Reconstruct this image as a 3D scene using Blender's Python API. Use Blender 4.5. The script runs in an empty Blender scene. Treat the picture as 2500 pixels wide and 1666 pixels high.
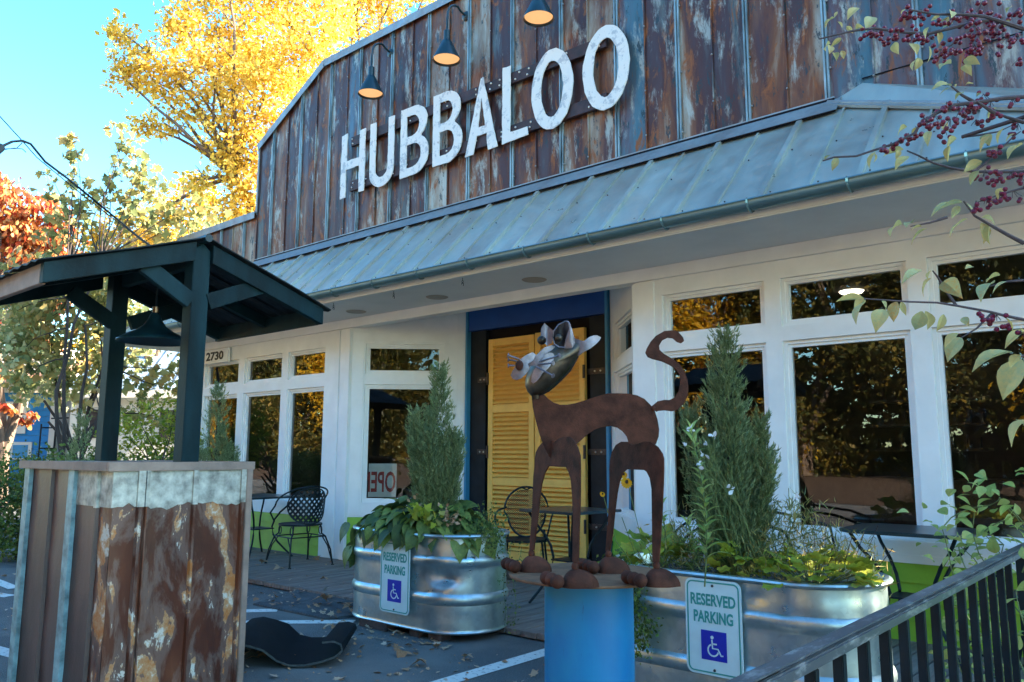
import bpy, bmesh, math, random, json
import numpy as np
from mathutils import Vector, Matrix
D = json.loads(r'''{"cam":{"f":1950.0,"R":[[0.757309,-0.088634,-0.647014],[0.653048,0.108026,0.749573],[0.003456,-0.990189,0.139692]],"H":1.25},"body":[[-0.2167,1.4621],[-0.2129,1.4197],[-0.2052,1.3852],[-0.1975,1.3545],[-0.1879,1.3202],[-0.1746,1.2822],[-0.1593,1.2519],[-0.1441,1.2254],[-0.1308,1.2111],[-0.1174,1.2217],[-0.102,1.2445],[-0.0789,1.2635],[-0.0558,1.2818],[-0.0327,1.3017],[-0.0094,1.3227],[0.0138,1.3381],[0.0408,1.3477],[0.0754,1.3516],[0.0984,1.346],[0.1174,1.3327],[0.1324,1.3137],[0.1379,1.2947],[0.1411,1.2605],[0.1425,1.2302],[0.1498,1.2076],[0.161,1.1963],[0.1766,1.2152],[0.1924,1.2417],[0.2119,1.2607],[0.2393,1.2874],[0.2495,1.3141],[0.252,1.3408],[0.247,1.3752],[0.238,1.4059],[0.2231,1.4289],[0.2004,1.452],[0.1736,1.4654],[0.1389,1.4719],[0.1003,1.4729],[0.0655,1.4724],[0.0306,1.463],[-0.0159,1.4474],[-0.0546,1.4357],[-0.0856,1.4298],[-0.1126,1.4297],[-0.1357,1.4373],[-0.1549,1.4508],[-0.1704,1.4662],[-0.1935,1.4699]],"tail":[[0.2295,1.4273],[0.2492,1.4435],[0.2745,1.4494],[0.2938,1.4487],[0.3134,1.4585],[0.3275,1.4798],[0.3348,1.5109],[0.3329,1.542],[0.3199,1.5634],[0.2969,1.579],[0.2661,1.5926],[0.2351,1.6003],[0.2158,1.6081],[0.2076,1.6238],[0.2126,1.6395],[0.2287,1.6672],[0.2487,1.689],[0.2804,1.7069],[0.3197,1.711],[0.3332,1.7031],[0.3503,1.6834],[0.3538,1.6696],[0.3419,1.6605],[0.3264,1.6655],[0.3111,1.6793],[0.2916,1.6812],[0.2718,1.6713],[0.2596,1.6515],[0.2612,1.6358],[0.2784,1.6201],[0.3053,1.6045],[0.3321,1.585],[0.3508,1.5577],[0.3616,1.5265],[0.3653,1.4916],[0.3599,1.4606],[0.3437,1.4335],[0.3238,1.4122],[0.3005,1.4071],[0.2736,1.4101],[0.2504,1.4081],[0.2433,1.4042]],"legF":[[-0.0731,1.2946],[-0.1129,1.2754],[-0.1382,1.2558],[-0.1485,1.232],[-0.1516,1.2003],[-0.1625,1.1643],[-0.1743,1.0467],[-0.1879,0.96],[-0.2033,0.8834],[-0.161,0.8897],[-0.1388,0.9643],[-0.1211,1.0163],[-0.1035,1.0847],[-0.0861,1.136],[-0.0586,1.1772],[-0.0207,1.2047],[0.0305,1.2048],[0.0756,1.204],[0.1297,1.2042],[0.1533,1.1854],[0.1691,1.1608],[0.1778,1.1147],[0.1837,1.0383],[0.181,0.962],[0.1776,0.886],[0.2213,0.8914],[0.2272,0.9814],[0.2372,1.0722],[0.2418,1.1631],[0.2415,1.2102],[0.2405,1.2451],[0.2209,1.2733],[0.1968,1.2948],[0.1636,1.3086],[0.1209,1.3112],[0.0678,1.304],[0.0221,1.2896],[-0.0248,1.294]],"legR":[[-0.0574,1.2958],[-0.0981,1.2842],[-0.1319,1.2568],[-0.1452,1.229],[-0.1521,1.1933],[-0.1522,1.1517],[-0.1578,1.0827],[-0.1656,1.0138],[-0.1801,0.9443],[-0.1929,0.8817],[-0.1576,0.8856],[-0.1322,0.9656],[-0.1159,1.0342],[-0.0961,1.1028],[-0.0771,1.1473],[-0.0482,1.1817],[-0.0199,1.1947],[0.0616,1.1944],[0.1051,1.1945],[0.1217,1.1887],[0.1423,1.1672],[0.153,1.13],[0.1522,1.0368],[0.1503,0.9596],[0.149,0.883],[0.1886,0.8879],[0.2022,0.9647],[0.2183,1.0718],[0.2291,1.1636],[0.2327,1.2005],[0.2336,1.2355],[0.2244,1.2531],[0.1985,1.2744],[0.1513,1.2928],[0.1089,1.2952],[0.065,1.2865],[0.0275,1.2831],[-0.0103,1.2948]],"l":[0.757,0.653,0.0],"w":[0.884,-0.468,0.0],"nb":[-0.653,0.757,0.0],"head":[[-0.2195,1.4628],[-0.2323,1.4776],[-0.2408,1.4989],[-0.2398,1.5224],[-0.2345,1.546],[-0.2238,1.5696],[-0.211,1.5911],[-0.1939,1.617],[-0.1724,1.6365],[-0.1553,1.6431],[-0.1402,1.6518],[-0.1123,1.6605],[-0.0822,1.6715],[-0.0607,1.6824],[-0.0425,1.6694],[-0.0222,1.6674],[-0.0158,1.6565],[-0.0182,1.6349],[-0.029,1.6198],[-0.0452,1.61],[-0.0571,1.5874],[-0.0744,1.5572],[-0.0916,1.5379],[-0.113,1.5164],[-0.1344,1.4971],[-0.1557,1.48],[-0.177,1.4693],[-0.1983,1.4629]],"flap":[[-0.0566,1.6092],[-0.0691,1.6367],[-0.0562,1.6708],[-0.0436,1.6602],[-0.0267,1.6603],[-0.0055,1.6753],[0.0094,1.6813],[0.0242,1.6822],[0.0384,1.6754],[0.0324,1.6648],[0.0238,1.6541],[0.0004,1.6349],[-0.025,1.6199],[-0.0461,1.6071]],"jaw":[[-0.2025,1.4624],[-0.177,1.4689],[-0.1557,1.4796],[-0.1344,1.4967],[-0.113,1.516],[-0.0916,1.5375],[-0.0744,1.5568],[-0.0571,1.5869],[-0.0452,1.61]],"forehead":[[-0.2008,1.6044],[-0.1716,1.6317],[-0.1466,1.6402],[-0.1342,1.635],[-0.1467,1.6213],[-0.1592,1.615],[-0.1759,1.594],[-0.1915,1.5814],[-0.1967,1.5647],[-0.2133,1.5636],[-0.2216,1.5646],[-0.2402,1.5499],[-0.2423,1.5541],[-0.233,1.5708],[-0.234,1.575],[-0.2216,1.5834],[-0.2112,1.5928]],"muzzle":[[-0.2157,1.6129],[-0.2013,1.6025],[-0.2178,1.5796],[-0.2333,1.5691],[-0.2261,1.5525],[-0.2425,1.5297],[-0.2569,1.5173],[-0.2734,1.511],[-0.2878,1.5161],[-0.2951,1.5295],[-0.2879,1.5461],[-0.2777,1.5607],[-0.2674,1.5794],[-0.2529,1.5919],[-0.2343,1.6045]],"cheek":[[-0.1555,1.6116],[-0.141,1.6096],[-0.1369,1.6013],[-0.1411,1.5804],[-0.1598,1.5533],[-0.1784,1.5387],[-0.1888,1.5221],[-0.2012,1.5076],[-0.2136,1.5003],[-0.2208,1.5075],[-0.2187,1.5282],[-0.2115,1.5469],[-0.197,1.5677],[-0.1846,1.5886],[-0.17,1.6053]],"nose":[-0.2635,1.5636],"ear1":[[-0.1679,1.7397],[-0.1809,1.7167],[-0.183,1.6928],[-0.1745,1.6711],[-0.1574,1.6517],[-0.1402,1.6626],[-0.1337,1.6778],[-0.1336,1.706],[-0.1529,1.7256]],"ear2":[[-0.0966,1.7268],[-0.122,1.7139],[-0.1389,1.6904],[-0.1421,1.6648],[-0.137,1.6436],[-0.1202,1.632],[-0.0992,1.6311],[-0.0949,1.6586],[-0.0842,1.6906],[-0.0798,1.714],[-0.0861,1.7247]],"ear2b":[[-0.0871,1.7222],[-0.0798,1.7137],[-0.0726,1.6947],[-0.0644,1.6672],[-0.0615,1.6461],[-0.0731,1.6271],[-0.1002,1.627],[-0.0959,1.6565],[-0.0852,1.6883],[-0.0813,1.7095]],"eyes":[[-0.1803,1.6654],[-0.121,1.6656]],"whisk":[[[-0.2018,1.5593],[-0.1465,1.5224]],[[-0.1935,1.5676],[-0.1463,1.5667]],[[-0.1853,1.579],[-0.1236,1.5937]],[[-0.2634,1.5859],[-0.3025,1.6003]],[[-0.2716,1.5797],[-0.3014,1.5848]],[[-0.2798,1.5627],[-0.3013,1.5635]]],"feet":[[-1.986,2.418],[-1.649,2.239],[-1.752,2.594],[-1.456,2.445]],"yellow":[[-16.689,6.625,10.096,0.392],[-16.545,6.862,9.493,0.523],[-16.774,6.729,9.147,0.349],[-16.196,7.26,8.977,0.523],[-15.936,7.355,9.668,0.61],[-15.684,7.46,10.274,0.523],[-16.047,8.381,10.807,0.831],[-15.389,9.034,10.353,0.923],[-15.248,8.029,9.24,0.697],[-15.732,9.833,11.633,0.974],[-14.495,8.759,8.812,0.872],[-13.439,9.396,10.284,0.785],[-13.912,9.148,9.419,0.697],[-15.1,8.398,7.946,0.697],[-15.714,7.772,8.461,0.392],[-16.199,7.402,8.2,0.349],[-16.562,7.088,8.199,0.305],[-14.603,8.891,7.603,0.697],[-15.111,8.549,7.083,0.523],[-15.033,8.729,6.48,0.436],[-14.219,9.109,8.209,0.523],[-14.486,10.926,11.542,0.779],[-13.796,11.467,11.834,0.585],[-13.106,12.008,12.127,0.487],[-14.383,10.799,12.7,1.169],[-14.736,9.256,12.183,1.108],[-14.915,7.898,11.485,0.872],[-15.779,7.989,6.994,0.349],[-14.738,8.919,6.826,0.523],[-15.445,8.406,6.305,0.436],[-17.395,9.914,10.653,0.923],[-16.189,11.03,10.252,0.718],[-17.609,9.203,6.32,0.487],[-18.217,8.715,6.124,0.585],[-18.699,8.228,6.508,0.487]],"olive":[[-13.525,4.735,6.263,0.147],[-13.559,4.755,5.999,0.187],[-13.56,4.809,5.702,0.167],[-13.544,4.884,5.372,0.2],[-13.834,4.585,5.634,0.187],[-13.756,4.701,5.371,0.2],[-13.416,4.97,5.504,0.167],[-13.167,5.16,5.638,0.187],[-13.314,5.107,5.241,0.267],[-13.036,5.347,5.242,0.233],[-12.907,5.243,6.398,0.2],[-12.768,5.388,6.266,0.233],[-12.946,5.289,5.968,0.187],[-12.756,5.478,5.837,0.267],[-12.628,5.637,5.574,0.3],[-12.531,5.782,5.245,0.333],[-12.836,5.47,5.507,0.233],[-12.782,5.615,4.979,0.333],[-12.485,5.884,4.915,0.267],[-13.59,4.919,4.976,0.267],[-13.842,4.701,4.975,0.2],[-13.355,5.158,4.779,0.333],[-13.064,5.433,4.648,0.333],[-12.271,6.043,5.048,0.267],[-12.102,6.152,5.246,0.233],[-13.586,5.02,4.448,0.333],[-13.245,5.339,4.317,0.333],[-13.979,4.657,4.578,0.267],[-14.329,4.453,4.049,0.4],[-13.937,4.816,3.918,0.4],[-13.545,5.179,3.788,0.4],[-12.897,5.651,4.253,0.4],[-12.488,5.992,4.321,0.333],[-12.036,6.283,4.851,0.333],[-14.477,4.424,3.52,0.333],[-14.135,4.743,3.39,0.4],[-13.743,5.106,3.259,0.4],[-13.429,5.353,3.393,0.333],[-14.429,4.576,2.926,0.333],[-14.082,4.888,2.862,0.4],[-13.74,5.207,2.732,0.333],[-13.675,5.337,2.336,0.3],[-13.247,5.657,2.602,0.333],[-12.968,5.947,2.339,0.367],[-12.641,6.179,2.605,0.3],[-14.471,4.626,2.464,0.267],[-13.927,5.12,2.335,0.267],[-13.205,5.816,1.942,0.367],[-12.813,6.179,1.812,0.367],[-12.55,6.331,2.209,0.2],[-12.986,5.759,3.263,0.333],[-13.164,5.556,3.526,0.3],[-13.786,5.315,1.94,0.167]],"red":[[-17.987,4.875,6.317,0.492],[-17.629,5.214,6.156,0.369],[-17.26,5.54,6.117,0.287],[-17.022,5.768,5.997,0.246],[-17.797,5.16,5.668,0.492],[-17.362,5.536,5.67,0.451],[-16.989,5.857,5.672,0.328],[-17.965,5.106,5.18,0.492],[-17.537,5.49,5.101,0.492],[-17.212,5.741,5.265,0.41],[-17.898,5.285,4.531,0.492],[-17.464,5.66,4.533,0.41],[-16.985,5.982,5.022,0.328],[-18.081,5.248,3.88,0.41],[-17.639,5.614,3.963,0.328],[-17.244,5.909,4.209,0.328],[-18.294,4.732,5.666,0.656],[-18.505,4.731,4.69,0.656],[-17.834,4.947,6.643,0.205],[-17.503,5.837,3.396,0.246],[-16.974,5.191,2.155,0.123],[-16.798,5.4,1.851,0.108],[-16.974,5.07,2.802,0.185],[-16.671,5.488,1.966,0.092]],"pale":[[-15.049,4.504,4.018,0.346],[-14.701,4.843,3.814,0.415],[-14.315,5.137,4.022,0.381],[-14.038,5.453,3.612,0.346],[-14.947,4.707,3.402,0.415],[-14.534,5.076,3.335,0.415],[-14.185,5.415,3.132,0.346],[-15.141,4.616,2.99,0.346],[-14.793,4.955,2.786,0.415],[-14.438,5.287,2.651,0.381],[-15.033,4.812,2.442,0.312],[-14.176,5.513,2.652,0.312],[-14.574,5.234,2.307,0.277],[-14.1,5.31,4.091,0.312],[-13.646,5.74,3.888,0.346],[-13.421,6.011,3.478,0.346],[-13.726,5.837,2.997,0.312],[-13.477,5.86,4.026,0.312]],"lime":[[-11.289,4.884,1.5,0.282],[-11.085,5.08,1.389,0.31],[-10.824,5.295,1.446,0.282],[-10.716,5.43,1.224,0.226],[-11.319,4.921,1.165,0.226],[-10.982,5.221,1.111,0.282],[-11.098,5.007,1.724,0.226],[-10.751,5.296,1.782,0.226],[-10.573,5.522,1.392,0.226],[-11.442,4.804,1.22,0.226]],"gold":[[-22.078,9.159,7.336,0.451],[-22.631,8.765,6.887,0.451],[-20.842,10.141,7.788,0.677],[-21.435,9.797,6.892,0.564],[-20.46,10.387,8.237,0.564],[-21.882,9.453,6.667,0.451]],"twigs":[[[-0.292,2.59,2.466],[-0.338,2.546,2.486],[-0.376,2.51,2.502],[-0.424,2.468,2.507],[-0.48,2.42,2.507],[-0.534,2.371,2.519]],[[-0.372,2.811,2.627],[-0.439,2.755,2.615],[-0.489,2.715,2.598],[-0.553,2.664,2.577],[-0.627,2.599,2.583],[-0.683,2.548,2.594],[-0.737,2.504,2.585],[-0.791,2.46,2.568],[-0.818,2.438,2.559]],[[-0.481,3.015,2.744],[-0.519,2.992,2.694],[-0.551,2.97,2.662],[-0.591,2.939,2.643]],[[-0.325,2.747,2.326],[-0.376,2.704,2.321],[-0.436,2.655,2.309],[-0.487,2.612,2.301],[-0.531,2.579,2.276],[-0.567,2.553,2.248],[-0.587,2.542,2.215],[-0.64,2.502,2.182],[-0.679,2.471,2.166],[-0.727,2.434,2.146],[-0.778,2.391,2.143],[-0.804,2.37,2.132]],[[-0.484,2.914,2.414],[-0.514,2.884,2.438],[-0.539,2.856,2.468]],[[-0.377,2.561,2.226],[-0.414,2.523,2.259]],[[-0.349,2.892,2.299],[-0.391,2.852,2.316],[-0.416,2.828,2.33]],[[-0.397,3.184,2.228],[-0.455,3.134,2.228],[-0.527,3.072,2.227],[-0.589,3.016,2.24],[-0.635,2.973,2.258],[-0.671,2.937,2.283],[-0.699,2.91,2.299]],[[-0.365,2.795,1.887],[-0.396,2.764,1.909],[-0.432,2.728,1.937],[-0.471,2.688,1.969],[-0.492,2.662,2.013]],[[-0.385,3.052,2.132],[-0.442,3.007,2.113],[-0.509,2.954,2.083]],[[-0.508,2.504,1.928],[-0.549,2.471,1.912],[-0.59,2.438,1.902]],[[-0.482,2.806,2.143],[-0.457,2.823,2.166],[-0.419,2.849,2.207],[-0.379,2.874,2.253],[-0.36,2.888,2.27]],[[-0.55,3.03,2.347],[-0.501,3.07,2.354],[-0.452,3.111,2.366],[-0.396,3.153,2.398]],[[-0.341,2.572,1.618],[-0.386,2.531,1.63],[-0.418,2.502,1.641],[-0.488,2.438,1.658],[-0.527,2.403,1.666],[-0.585,2.352,1.668],[-0.631,2.312,1.672],[-0.679,2.269,1.676]],[[-0.51,2.549,1.676],[-0.527,2.527,1.714],[-0.544,2.504,1.759],[-0.553,2.493,1.776]],[[-0.362,2.792,1.772],[-0.412,2.75,1.767],[-0.452,2.718,1.753]],[[-0.471,2.846,1.692],[-0.513,2.82,1.643],[-0.552,2.791,1.614]],[[-0.413,3.051,1.578],[-0.433,3.036,1.568],[-0.464,3.009,1.563]]],"cleaves":[[[-0.649,2.27,2.524],[-0.668,2.234,2.487]],[[-0.803,2.583,2.711],[-0.815,2.581,2.692]],[[-0.741,2.345,2.56],[-0.764,2.316,2.533]],[[-0.842,2.704,2.743],[-0.832,2.726,2.728]],[[-0.749,2.491,2.599],[-0.738,2.516,2.582]],[[-0.659,2.273,2.464],[-0.628,2.255,2.459]],[[-0.717,2.661,2.694],[-0.724,2.614,2.634]],[[-0.729,2.366,2.5],[-0.765,2.374,2.486]],[[-0.868,2.695,2.667],[-0.883,2.662,2.638]],[[-0.794,2.463,2.539],[-0.789,2.445,2.505]],[[-0.711,2.241,2.396],[-0.721,2.286,2.392]],[[-0.805,2.605,2.582],[-0.798,2.614,2.556]],[[-0.609,2.473,2.487],[-0.61,2.511,2.467]],[[-0.66,2.853,2.787],[-0.671,2.845,2.761]],[[-0.595,2.615,2.643],[-0.62,2.608,2.643]],[[-0.447,2.447,2.517],[-0.439,2.422,2.486]],[[-0.546,2.808,2.697],[-0.573,2.801,2.688]],[[-0.485,2.566,2.561],[-0.488,2.603,2.558]],[[-0.539,2.966,2.738],[-0.575,2.941,2.72]],[[-0.528,2.684,2.586],[-0.536,2.709,2.553]],[[-0.499,2.41,2.47],[-0.517,2.418,2.446]],[[-0.628,2.754,2.607],[-0.604,2.737,2.559]],[[-0.53,2.542,2.476],[-0.543,2.566,2.437]],[[-0.637,2.904,2.618],[-0.652,2.908,2.58]],[[-0.586,2.65,2.499],[-0.603,2.622,2.457]],[[-0.46,2.463,2.366],[-0.478,2.404,2.332]],[[-0.501,2.877,2.535],[-0.49,2.927,2.525]],[[-0.454,2.616,2.435],[-0.417,2.647,2.426]],[[-0.485,3.02,2.697],[-0.504,3.028,2.693]],[[-0.347,2.826,2.662],[-0.366,2.849,2.667]],[[-0.322,2.559,2.492],[-0.338,2.57,2.48]],[[-0.483,2.904,2.475],[-0.508,2.925,2.487]],[[-0.49,2.599,2.358],[-0.53,2.553,2.357]],[[-0.564,2.986,2.517],[-0.605,2.985,2.502]],[[-0.501,2.738,2.419],[-0.503,2.733,2.406]],[[-0.44,2.496,2.283],[-0.468,2.518,2.288]],[[-0.463,2.927,2.445],[-0.483,2.949,2.449]],[[-0.553,2.57,2.221],[-0.552,2.539,2.162]],[[-0.584,2.991,2.397],[-0.585,2.958,2.36]],[[-0.516,2.757,2.247],[-0.545,2.71,2.203]],[[-0.485,2.485,2.131],[-0.5,2.529,2.098]],[[-0.662,2.776,2.332],[-0.692,2.747,2.309]],[[-0.577,2.547,2.232],[-0.598,2.546,2.214]],[[-0.708,2.901,2.302],[-0.759,2.842,2.271]],[[-0.656,2.643,2.211],[-0.667,2.639,2.183]],[[-0.576,2.413,2.102],[-0.608,2.379,2.065]],[[-0.747,2.717,2.25],[-0.765,2.697,2.189]],[[-0.685,2.469,2.155],[-0.685,2.483,2.13]],[[-0.884,2.754,2.276],[-0.905,2.754,2.231]],[[-0.825,2.501,2.193],[-0.85,2.523,2.188]],[[-0.387,2.564,2.163],[-0.429,2.554,2.127]],[[-0.47,2.946,2.306],[-0.465,2.999,2.289]],[[-0.38,2.717,2.233],[-0.402,2.744,2.194]],[[-0.449,3.097,2.448],[-0.489,3.12,2.427]],[[-0.374,2.877,2.264],[-0.403,2.874,2.244]],[[-0.325,2.622,2.137],[-0.357,2.569,2.083]],[[-0.483,2.951,2.219],[-0.542,2.942,2.198]],[[-0.45,2.681,2.104],[-0.482,2.708,2.075]],[[-0.458,3.138,2.19],[-0.438,3.195,2.211]],[[-0.42,2.869,2.092],[-0.437,2.868,2.059]],[[-0.471,2.526,1.975],[-0.504,2.521,1.975]],[[-0.546,2.922,2.083],[-0.623,2.835,2.027]],[[-0.502,2.656,1.997],[-0.531,2.671,1.971]],[[-0.561,3.073,2.064],[-0.62,3.039,2.011]],[[-0.517,2.794,2.045],[-0.495,2.799,2.0]],[[-0.432,2.569,1.928],[-0.391,2.562,1.903]],[[-0.501,2.973,2.017],[-0.503,3.02,1.958]],[[-0.439,2.72,1.942],[-0.45,2.773,1.892]],[[-0.707,2.95,2.05],[-0.718,2.899,2.038]],[[-0.612,2.727,1.964],[-0.666,2.72,1.924]],[[-0.566,2.459,1.902],[-0.589,2.432,1.887]],[[-0.704,2.799,2.01],[-0.738,2.739,1.978]],[[-0.489,2.701,1.816],[-0.502,2.669,1.809]],[[-0.679,2.269,1.676],[-0.744,2.236,1.67]],[[-0.731,2.458,1.711],[-0.769,2.46,1.687]],[[-0.695,2.335,1.679],[-0.718,2.29,1.617]],[[-0.714,2.552,1.72],[-0.708,2.572,1.688]],[[-0.674,2.435,1.668],[-0.692,2.395,1.609]],[[-0.611,2.329,1.668],[-0.63,2.341,1.614]],[[-0.651,2.529,1.702],[-0.641,2.532,1.659]],[[-0.577,2.442,1.653],[-0.601,2.461,1.599]],[[-0.612,2.646,1.685],[-0.616,2.689,1.638]],[[-0.545,2.55,1.655],[-0.566,2.541,1.605]],[[-0.508,2.408,1.724],[-0.485,2.473,1.696]],[[-0.575,2.577,1.795],[-0.585,2.558,1.769]],[[-0.566,2.43,1.767],[-0.607,2.369,1.722]],[[-0.592,2.645,1.785],[-0.627,2.631,1.738]],[[-0.504,2.586,1.646],[-0.486,2.569,1.619]],[[-0.39,2.529,1.626],[-0.374,2.526,1.585]],[[-0.526,2.657,1.596],[-0.565,2.627,1.535]],[[-0.505,2.516,1.592],[-0.54,2.501,1.557]],[[-0.432,2.781,1.795],[-0.462,2.732,1.767]],[[-0.426,2.635,1.746],[-0.462,2.575,1.704]],[[-0.378,2.521,1.724],[-0.417,2.521,1.699]],[[-0.416,2.759,1.555],[-0.508,2.677,1.493]],[[-0.376,2.638,1.531],[-0.411,2.65,1.503]],[[-0.404,2.853,1.539],[-0.47,2.85,1.422]],[[-0.376,2.703,1.611],[-0.418,2.668,1.555]],[[-0.365,2.601,1.348],[-0.419,2.562,1.292]],[[-0.424,2.79,1.356],[-0.398,2.818,1.333]],[[-0.369,2.63,1.606],[-0.367,2.651,1.563]]],"berries":[[-0.544,2.389,2.515,0.022,8],[-0.583,2.726,2.678,0.0247,9],[-0.665,2.419,2.514,0.0192,6],[-0.724,2.739,2.674,0.022,7],[-0.645,2.561,2.561,0.022,8],[-0.57,2.379,2.452,0.022,8],[-0.616,2.71,2.613,0.0247,9],[-0.545,2.526,2.498,0.022,7],[-0.589,2.86,2.647,0.0192,6],[-0.524,2.659,2.598,0.0137,4],[-0.474,2.471,2.402,0.033,14],[-0.516,2.805,2.56,0.0192,6],[-0.473,2.577,2.556,0.022,6],[-0.502,2.92,2.724,0.0275,9],[-0.445,2.726,2.599,0.033,12],[-0.378,2.53,2.534,0.0275,9],[-0.416,2.872,2.664,0.0275,9],[-0.421,2.628,2.518,0.0275,8],[-0.457,2.973,2.65,0.0275,9],[-0.449,2.74,2.507,0.022,8],[-0.408,2.525,2.421,0.0165,5],[-0.495,2.817,2.599,0.0165,5],[-0.357,2.68,2.54,0.0275,9],[-0.387,3.035,2.645,0.0275,10],[-0.336,2.83,2.551,0.022,8],[-0.303,2.597,2.518,0.022,7],[-0.403,2.903,2.563,0.0137,3],[-0.375,2.668,2.523,0.0165,5],[-0.37,3.063,2.571,0.0165,4],[-0.459,2.734,2.49,0.0165,4],[-0.636,2.383,2.125,0.0137,4],[-0.696,2.708,2.253,0.0165,5],[-0.623,2.516,2.185,0.0165,5],[-0.675,2.847,2.32,0.0192,6],[-0.606,2.65,2.261,0.0192,6],[-0.538,2.453,2.202,0.022,8],[-0.582,2.791,2.337,0.0247,9],[-0.505,2.599,2.287,0.0275,9],[-0.539,2.945,2.422,0.0302,10],[-0.497,2.736,2.307,0.0275,9],[-0.48,2.504,2.197,0.0247,7],[-0.559,2.819,2.29,0.0247,8],[-0.451,2.646,2.287,0.0247,8],[-0.47,2.999,2.45,0.022,7],[-0.46,2.772,2.285,0.0165,4],[-0.382,2.585,2.221,0.0192,6],[-0.437,2.907,2.385,0.022,6],[-0.352,2.727,2.307,0.0165,3],[-0.39,3.087,2.349,0.0275,10],[-0.434,2.813,2.188,0.0165,5],[-0.382,2.602,2.124,0.0137,4],[-0.471,2.92,2.159,0.0247,8],[-0.406,2.723,2.085,0.0275,9],[-0.422,3.088,2.194,0.0165,3],[-0.375,2.878,2.111,0.022,6],[-0.445,2.578,1.966,0.0192,6],[-0.474,2.933,2.07,0.0247,8],[-0.407,2.734,2.019,0.0275,9],[-0.424,3.1,2.121,0.0275,9],[-0.442,2.483,1.63,0.0129,4],[-0.407,2.515,1.619,0.0171,6],[-0.389,2.535,1.596,0.0129,5],[-0.361,2.562,1.579,0.0129,5]],"rslope":[[-1.702,5.95,3.991],[-0.701,5.95,3.638]],"wires":[[[-9.027,2.22,4.799],[-9.414,2.555,4.784],[-9.8,2.901,4.718],[-10.233,3.195,4.719],[-10.904,3.97,4.606],[-11.911,5.126,4.479],[-12.398,6.093,4.189]],[[-9.092,2.299,4.067],[-9.443,2.59,4.46],[-9.668,2.763,4.636],[-9.8,2.901,4.723],[-9.95,3.031,4.763],[-10.27,3.298,4.707],[-10.696,3.734,4.691],[-11.929,5.133,4.503],[-12.397,6.091,4.209]],[[-9.418,2.615,4.443],[-9.531,2.769,4.523],[-9.705,2.863,4.648],[-9.801,2.902,4.714]],[[-9.419,2.616,4.434],[-9.438,2.723,4.49],[-9.59,2.846,4.556],[-9.675,2.906,4.558]],[[-9.417,2.613,4.46],[-9.559,2.732,4.598],[-9.796,2.903,4.732]],[[-17.855,4.973,6.399],[-15.992,5.449,5.319],[-15.341,6.11,4.789]]],"vine":[[-0.754,3.267,0.988],[-0.657,3.337,1.062],[-0.566,3.274,1.104],[-0.528,3.318,1.04],[-0.643,3.366,0.973],[-0.57,3.301,0.94],[-0.739,3.426,0.918],[-0.622,3.296,0.727],[-0.557,3.236,0.636],[-0.705,3.394,0.531],[-0.631,3.33,0.5],[-0.752,3.359,0.502],[-0.794,3.445,0.567],[-0.512,3.107,0.817],[-0.698,3.522,0.598],[-0.723,3.48,0.705],[-0.523,3.142,0.58],[-0.786,3.678,0.782],[-0.676,3.634,0.813]]}''')
rnd = random.Random(7); npr = np.random.default_rng(7)
S = bpy.context.scene; COL = S.collection
# ---------------------------------------------------------------- camera, sky, sun, exposure
cam = bpy.data.cameras.new('camera'); camo = bpy.data.objects.new('camera', cam); COL.objects.link(camo)
Rm = np.array(D['cam']['R'])
m4 = Matrix.Identity(4)
for i in range(3):
    m4[i][0] = Rm[i][0]; m4[i][1] = -Rm[i][1]; m4[i][2] = -Rm[i][2]
m4[2][3] = D['cam']['H']
camo.matrix_world = m4
cam.sensor_width = 36; cam.lens = D['cam']['f'] / 2500 * 36; cam.clip_end = 2000; cam.clip_start = 0.05
S.camera = camo
SUN_EL, SUN_HEAD = 28, 38
w = bpy.data.worlds.new("World"); S.world = w; w.use_nodes = True
nt = w.node_tree; bg = nt.nodes['Background']
sky = nt.nodes.new('ShaderNodeTexSky'); sky.sky_type = 'NISHITA'; sky.sun_disc = False
sky.sun_elevation = math.radians(SUN_EL); sky.sun_rotation = math.radians(90 - SUN_HEAD)
sky.dust_density = 0.7; sky.air_density = 1.0; sky.ozone_density = 2.5
tint = nt.nodes.new('ShaderNodeMix'); tint.data_type = 'RGBA'; tint.blend_type = 'MULTIPLY'; tint.inputs[0].default_value = 1
tint.inputs[7].default_value = (1.0*.12, 1.06*.12, .94*.12, 1)
gm = nt.nodes.new('ShaderNodeGamma'); gm.inputs[1].default_value = 1.30
up = nt.nodes.new('ShaderNodeMix'); up.data_type = 'RGBA'; up.blend_type = 'MULTIPLY'; up.inputs[0].default_value = 1; up.inputs[7].default_value = (7.6, 7.6, 7.6, 1)
nt.links.new(sky.outputs[0], tint.inputs[6]); nt.links.new(tint.outputs[2], gm.inputs[0]); hs = nt.nodes.new('ShaderNodeHueSaturation'); hs.inputs['Saturation'].default_value = 1.16; nt.links.new(gm.outputs[0], hs.inputs['Color']); nt.links.new(hs.outputs[0], up.inputs[6])
nt.links.new(up.outputs[2], bg.inputs[0]); bg.inputs[1].default_value = 0.15
sl = bpy.data.lights.new('sun', 'SUN'); sl.energy = 4.6; sl.angle = math.radians(0.5); sl.color = (1, .86, .66)
so = bpy.data.objects.new('sun', sl); COL.objects.link(so)
h = math.radians(SUN_HEAD); e = math.radians(SUN_EL)
sd = Vector((math.cos(h)*math.cos(e), math.sin(h)*math.cos(e), math.sin(e)))
so.rotation_euler = sd.to_track_quat('Z', 'Y').to_euler(); so.location = (0, 0, 30)
S.view_settings.view_transform = 'Standard'; S.view_settings.look = 'None'
S.view_settings.exposure = 3.1; S.view_settings.gamma = 1.0
S.render.engine = 'CYCLES'
S.cycles.max_bounces = 5; S.cycles.diffuse_bounces = 3; S.cycles.glossy_bounces = 3; S.cycles.transparent_max_bounces = 8
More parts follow.
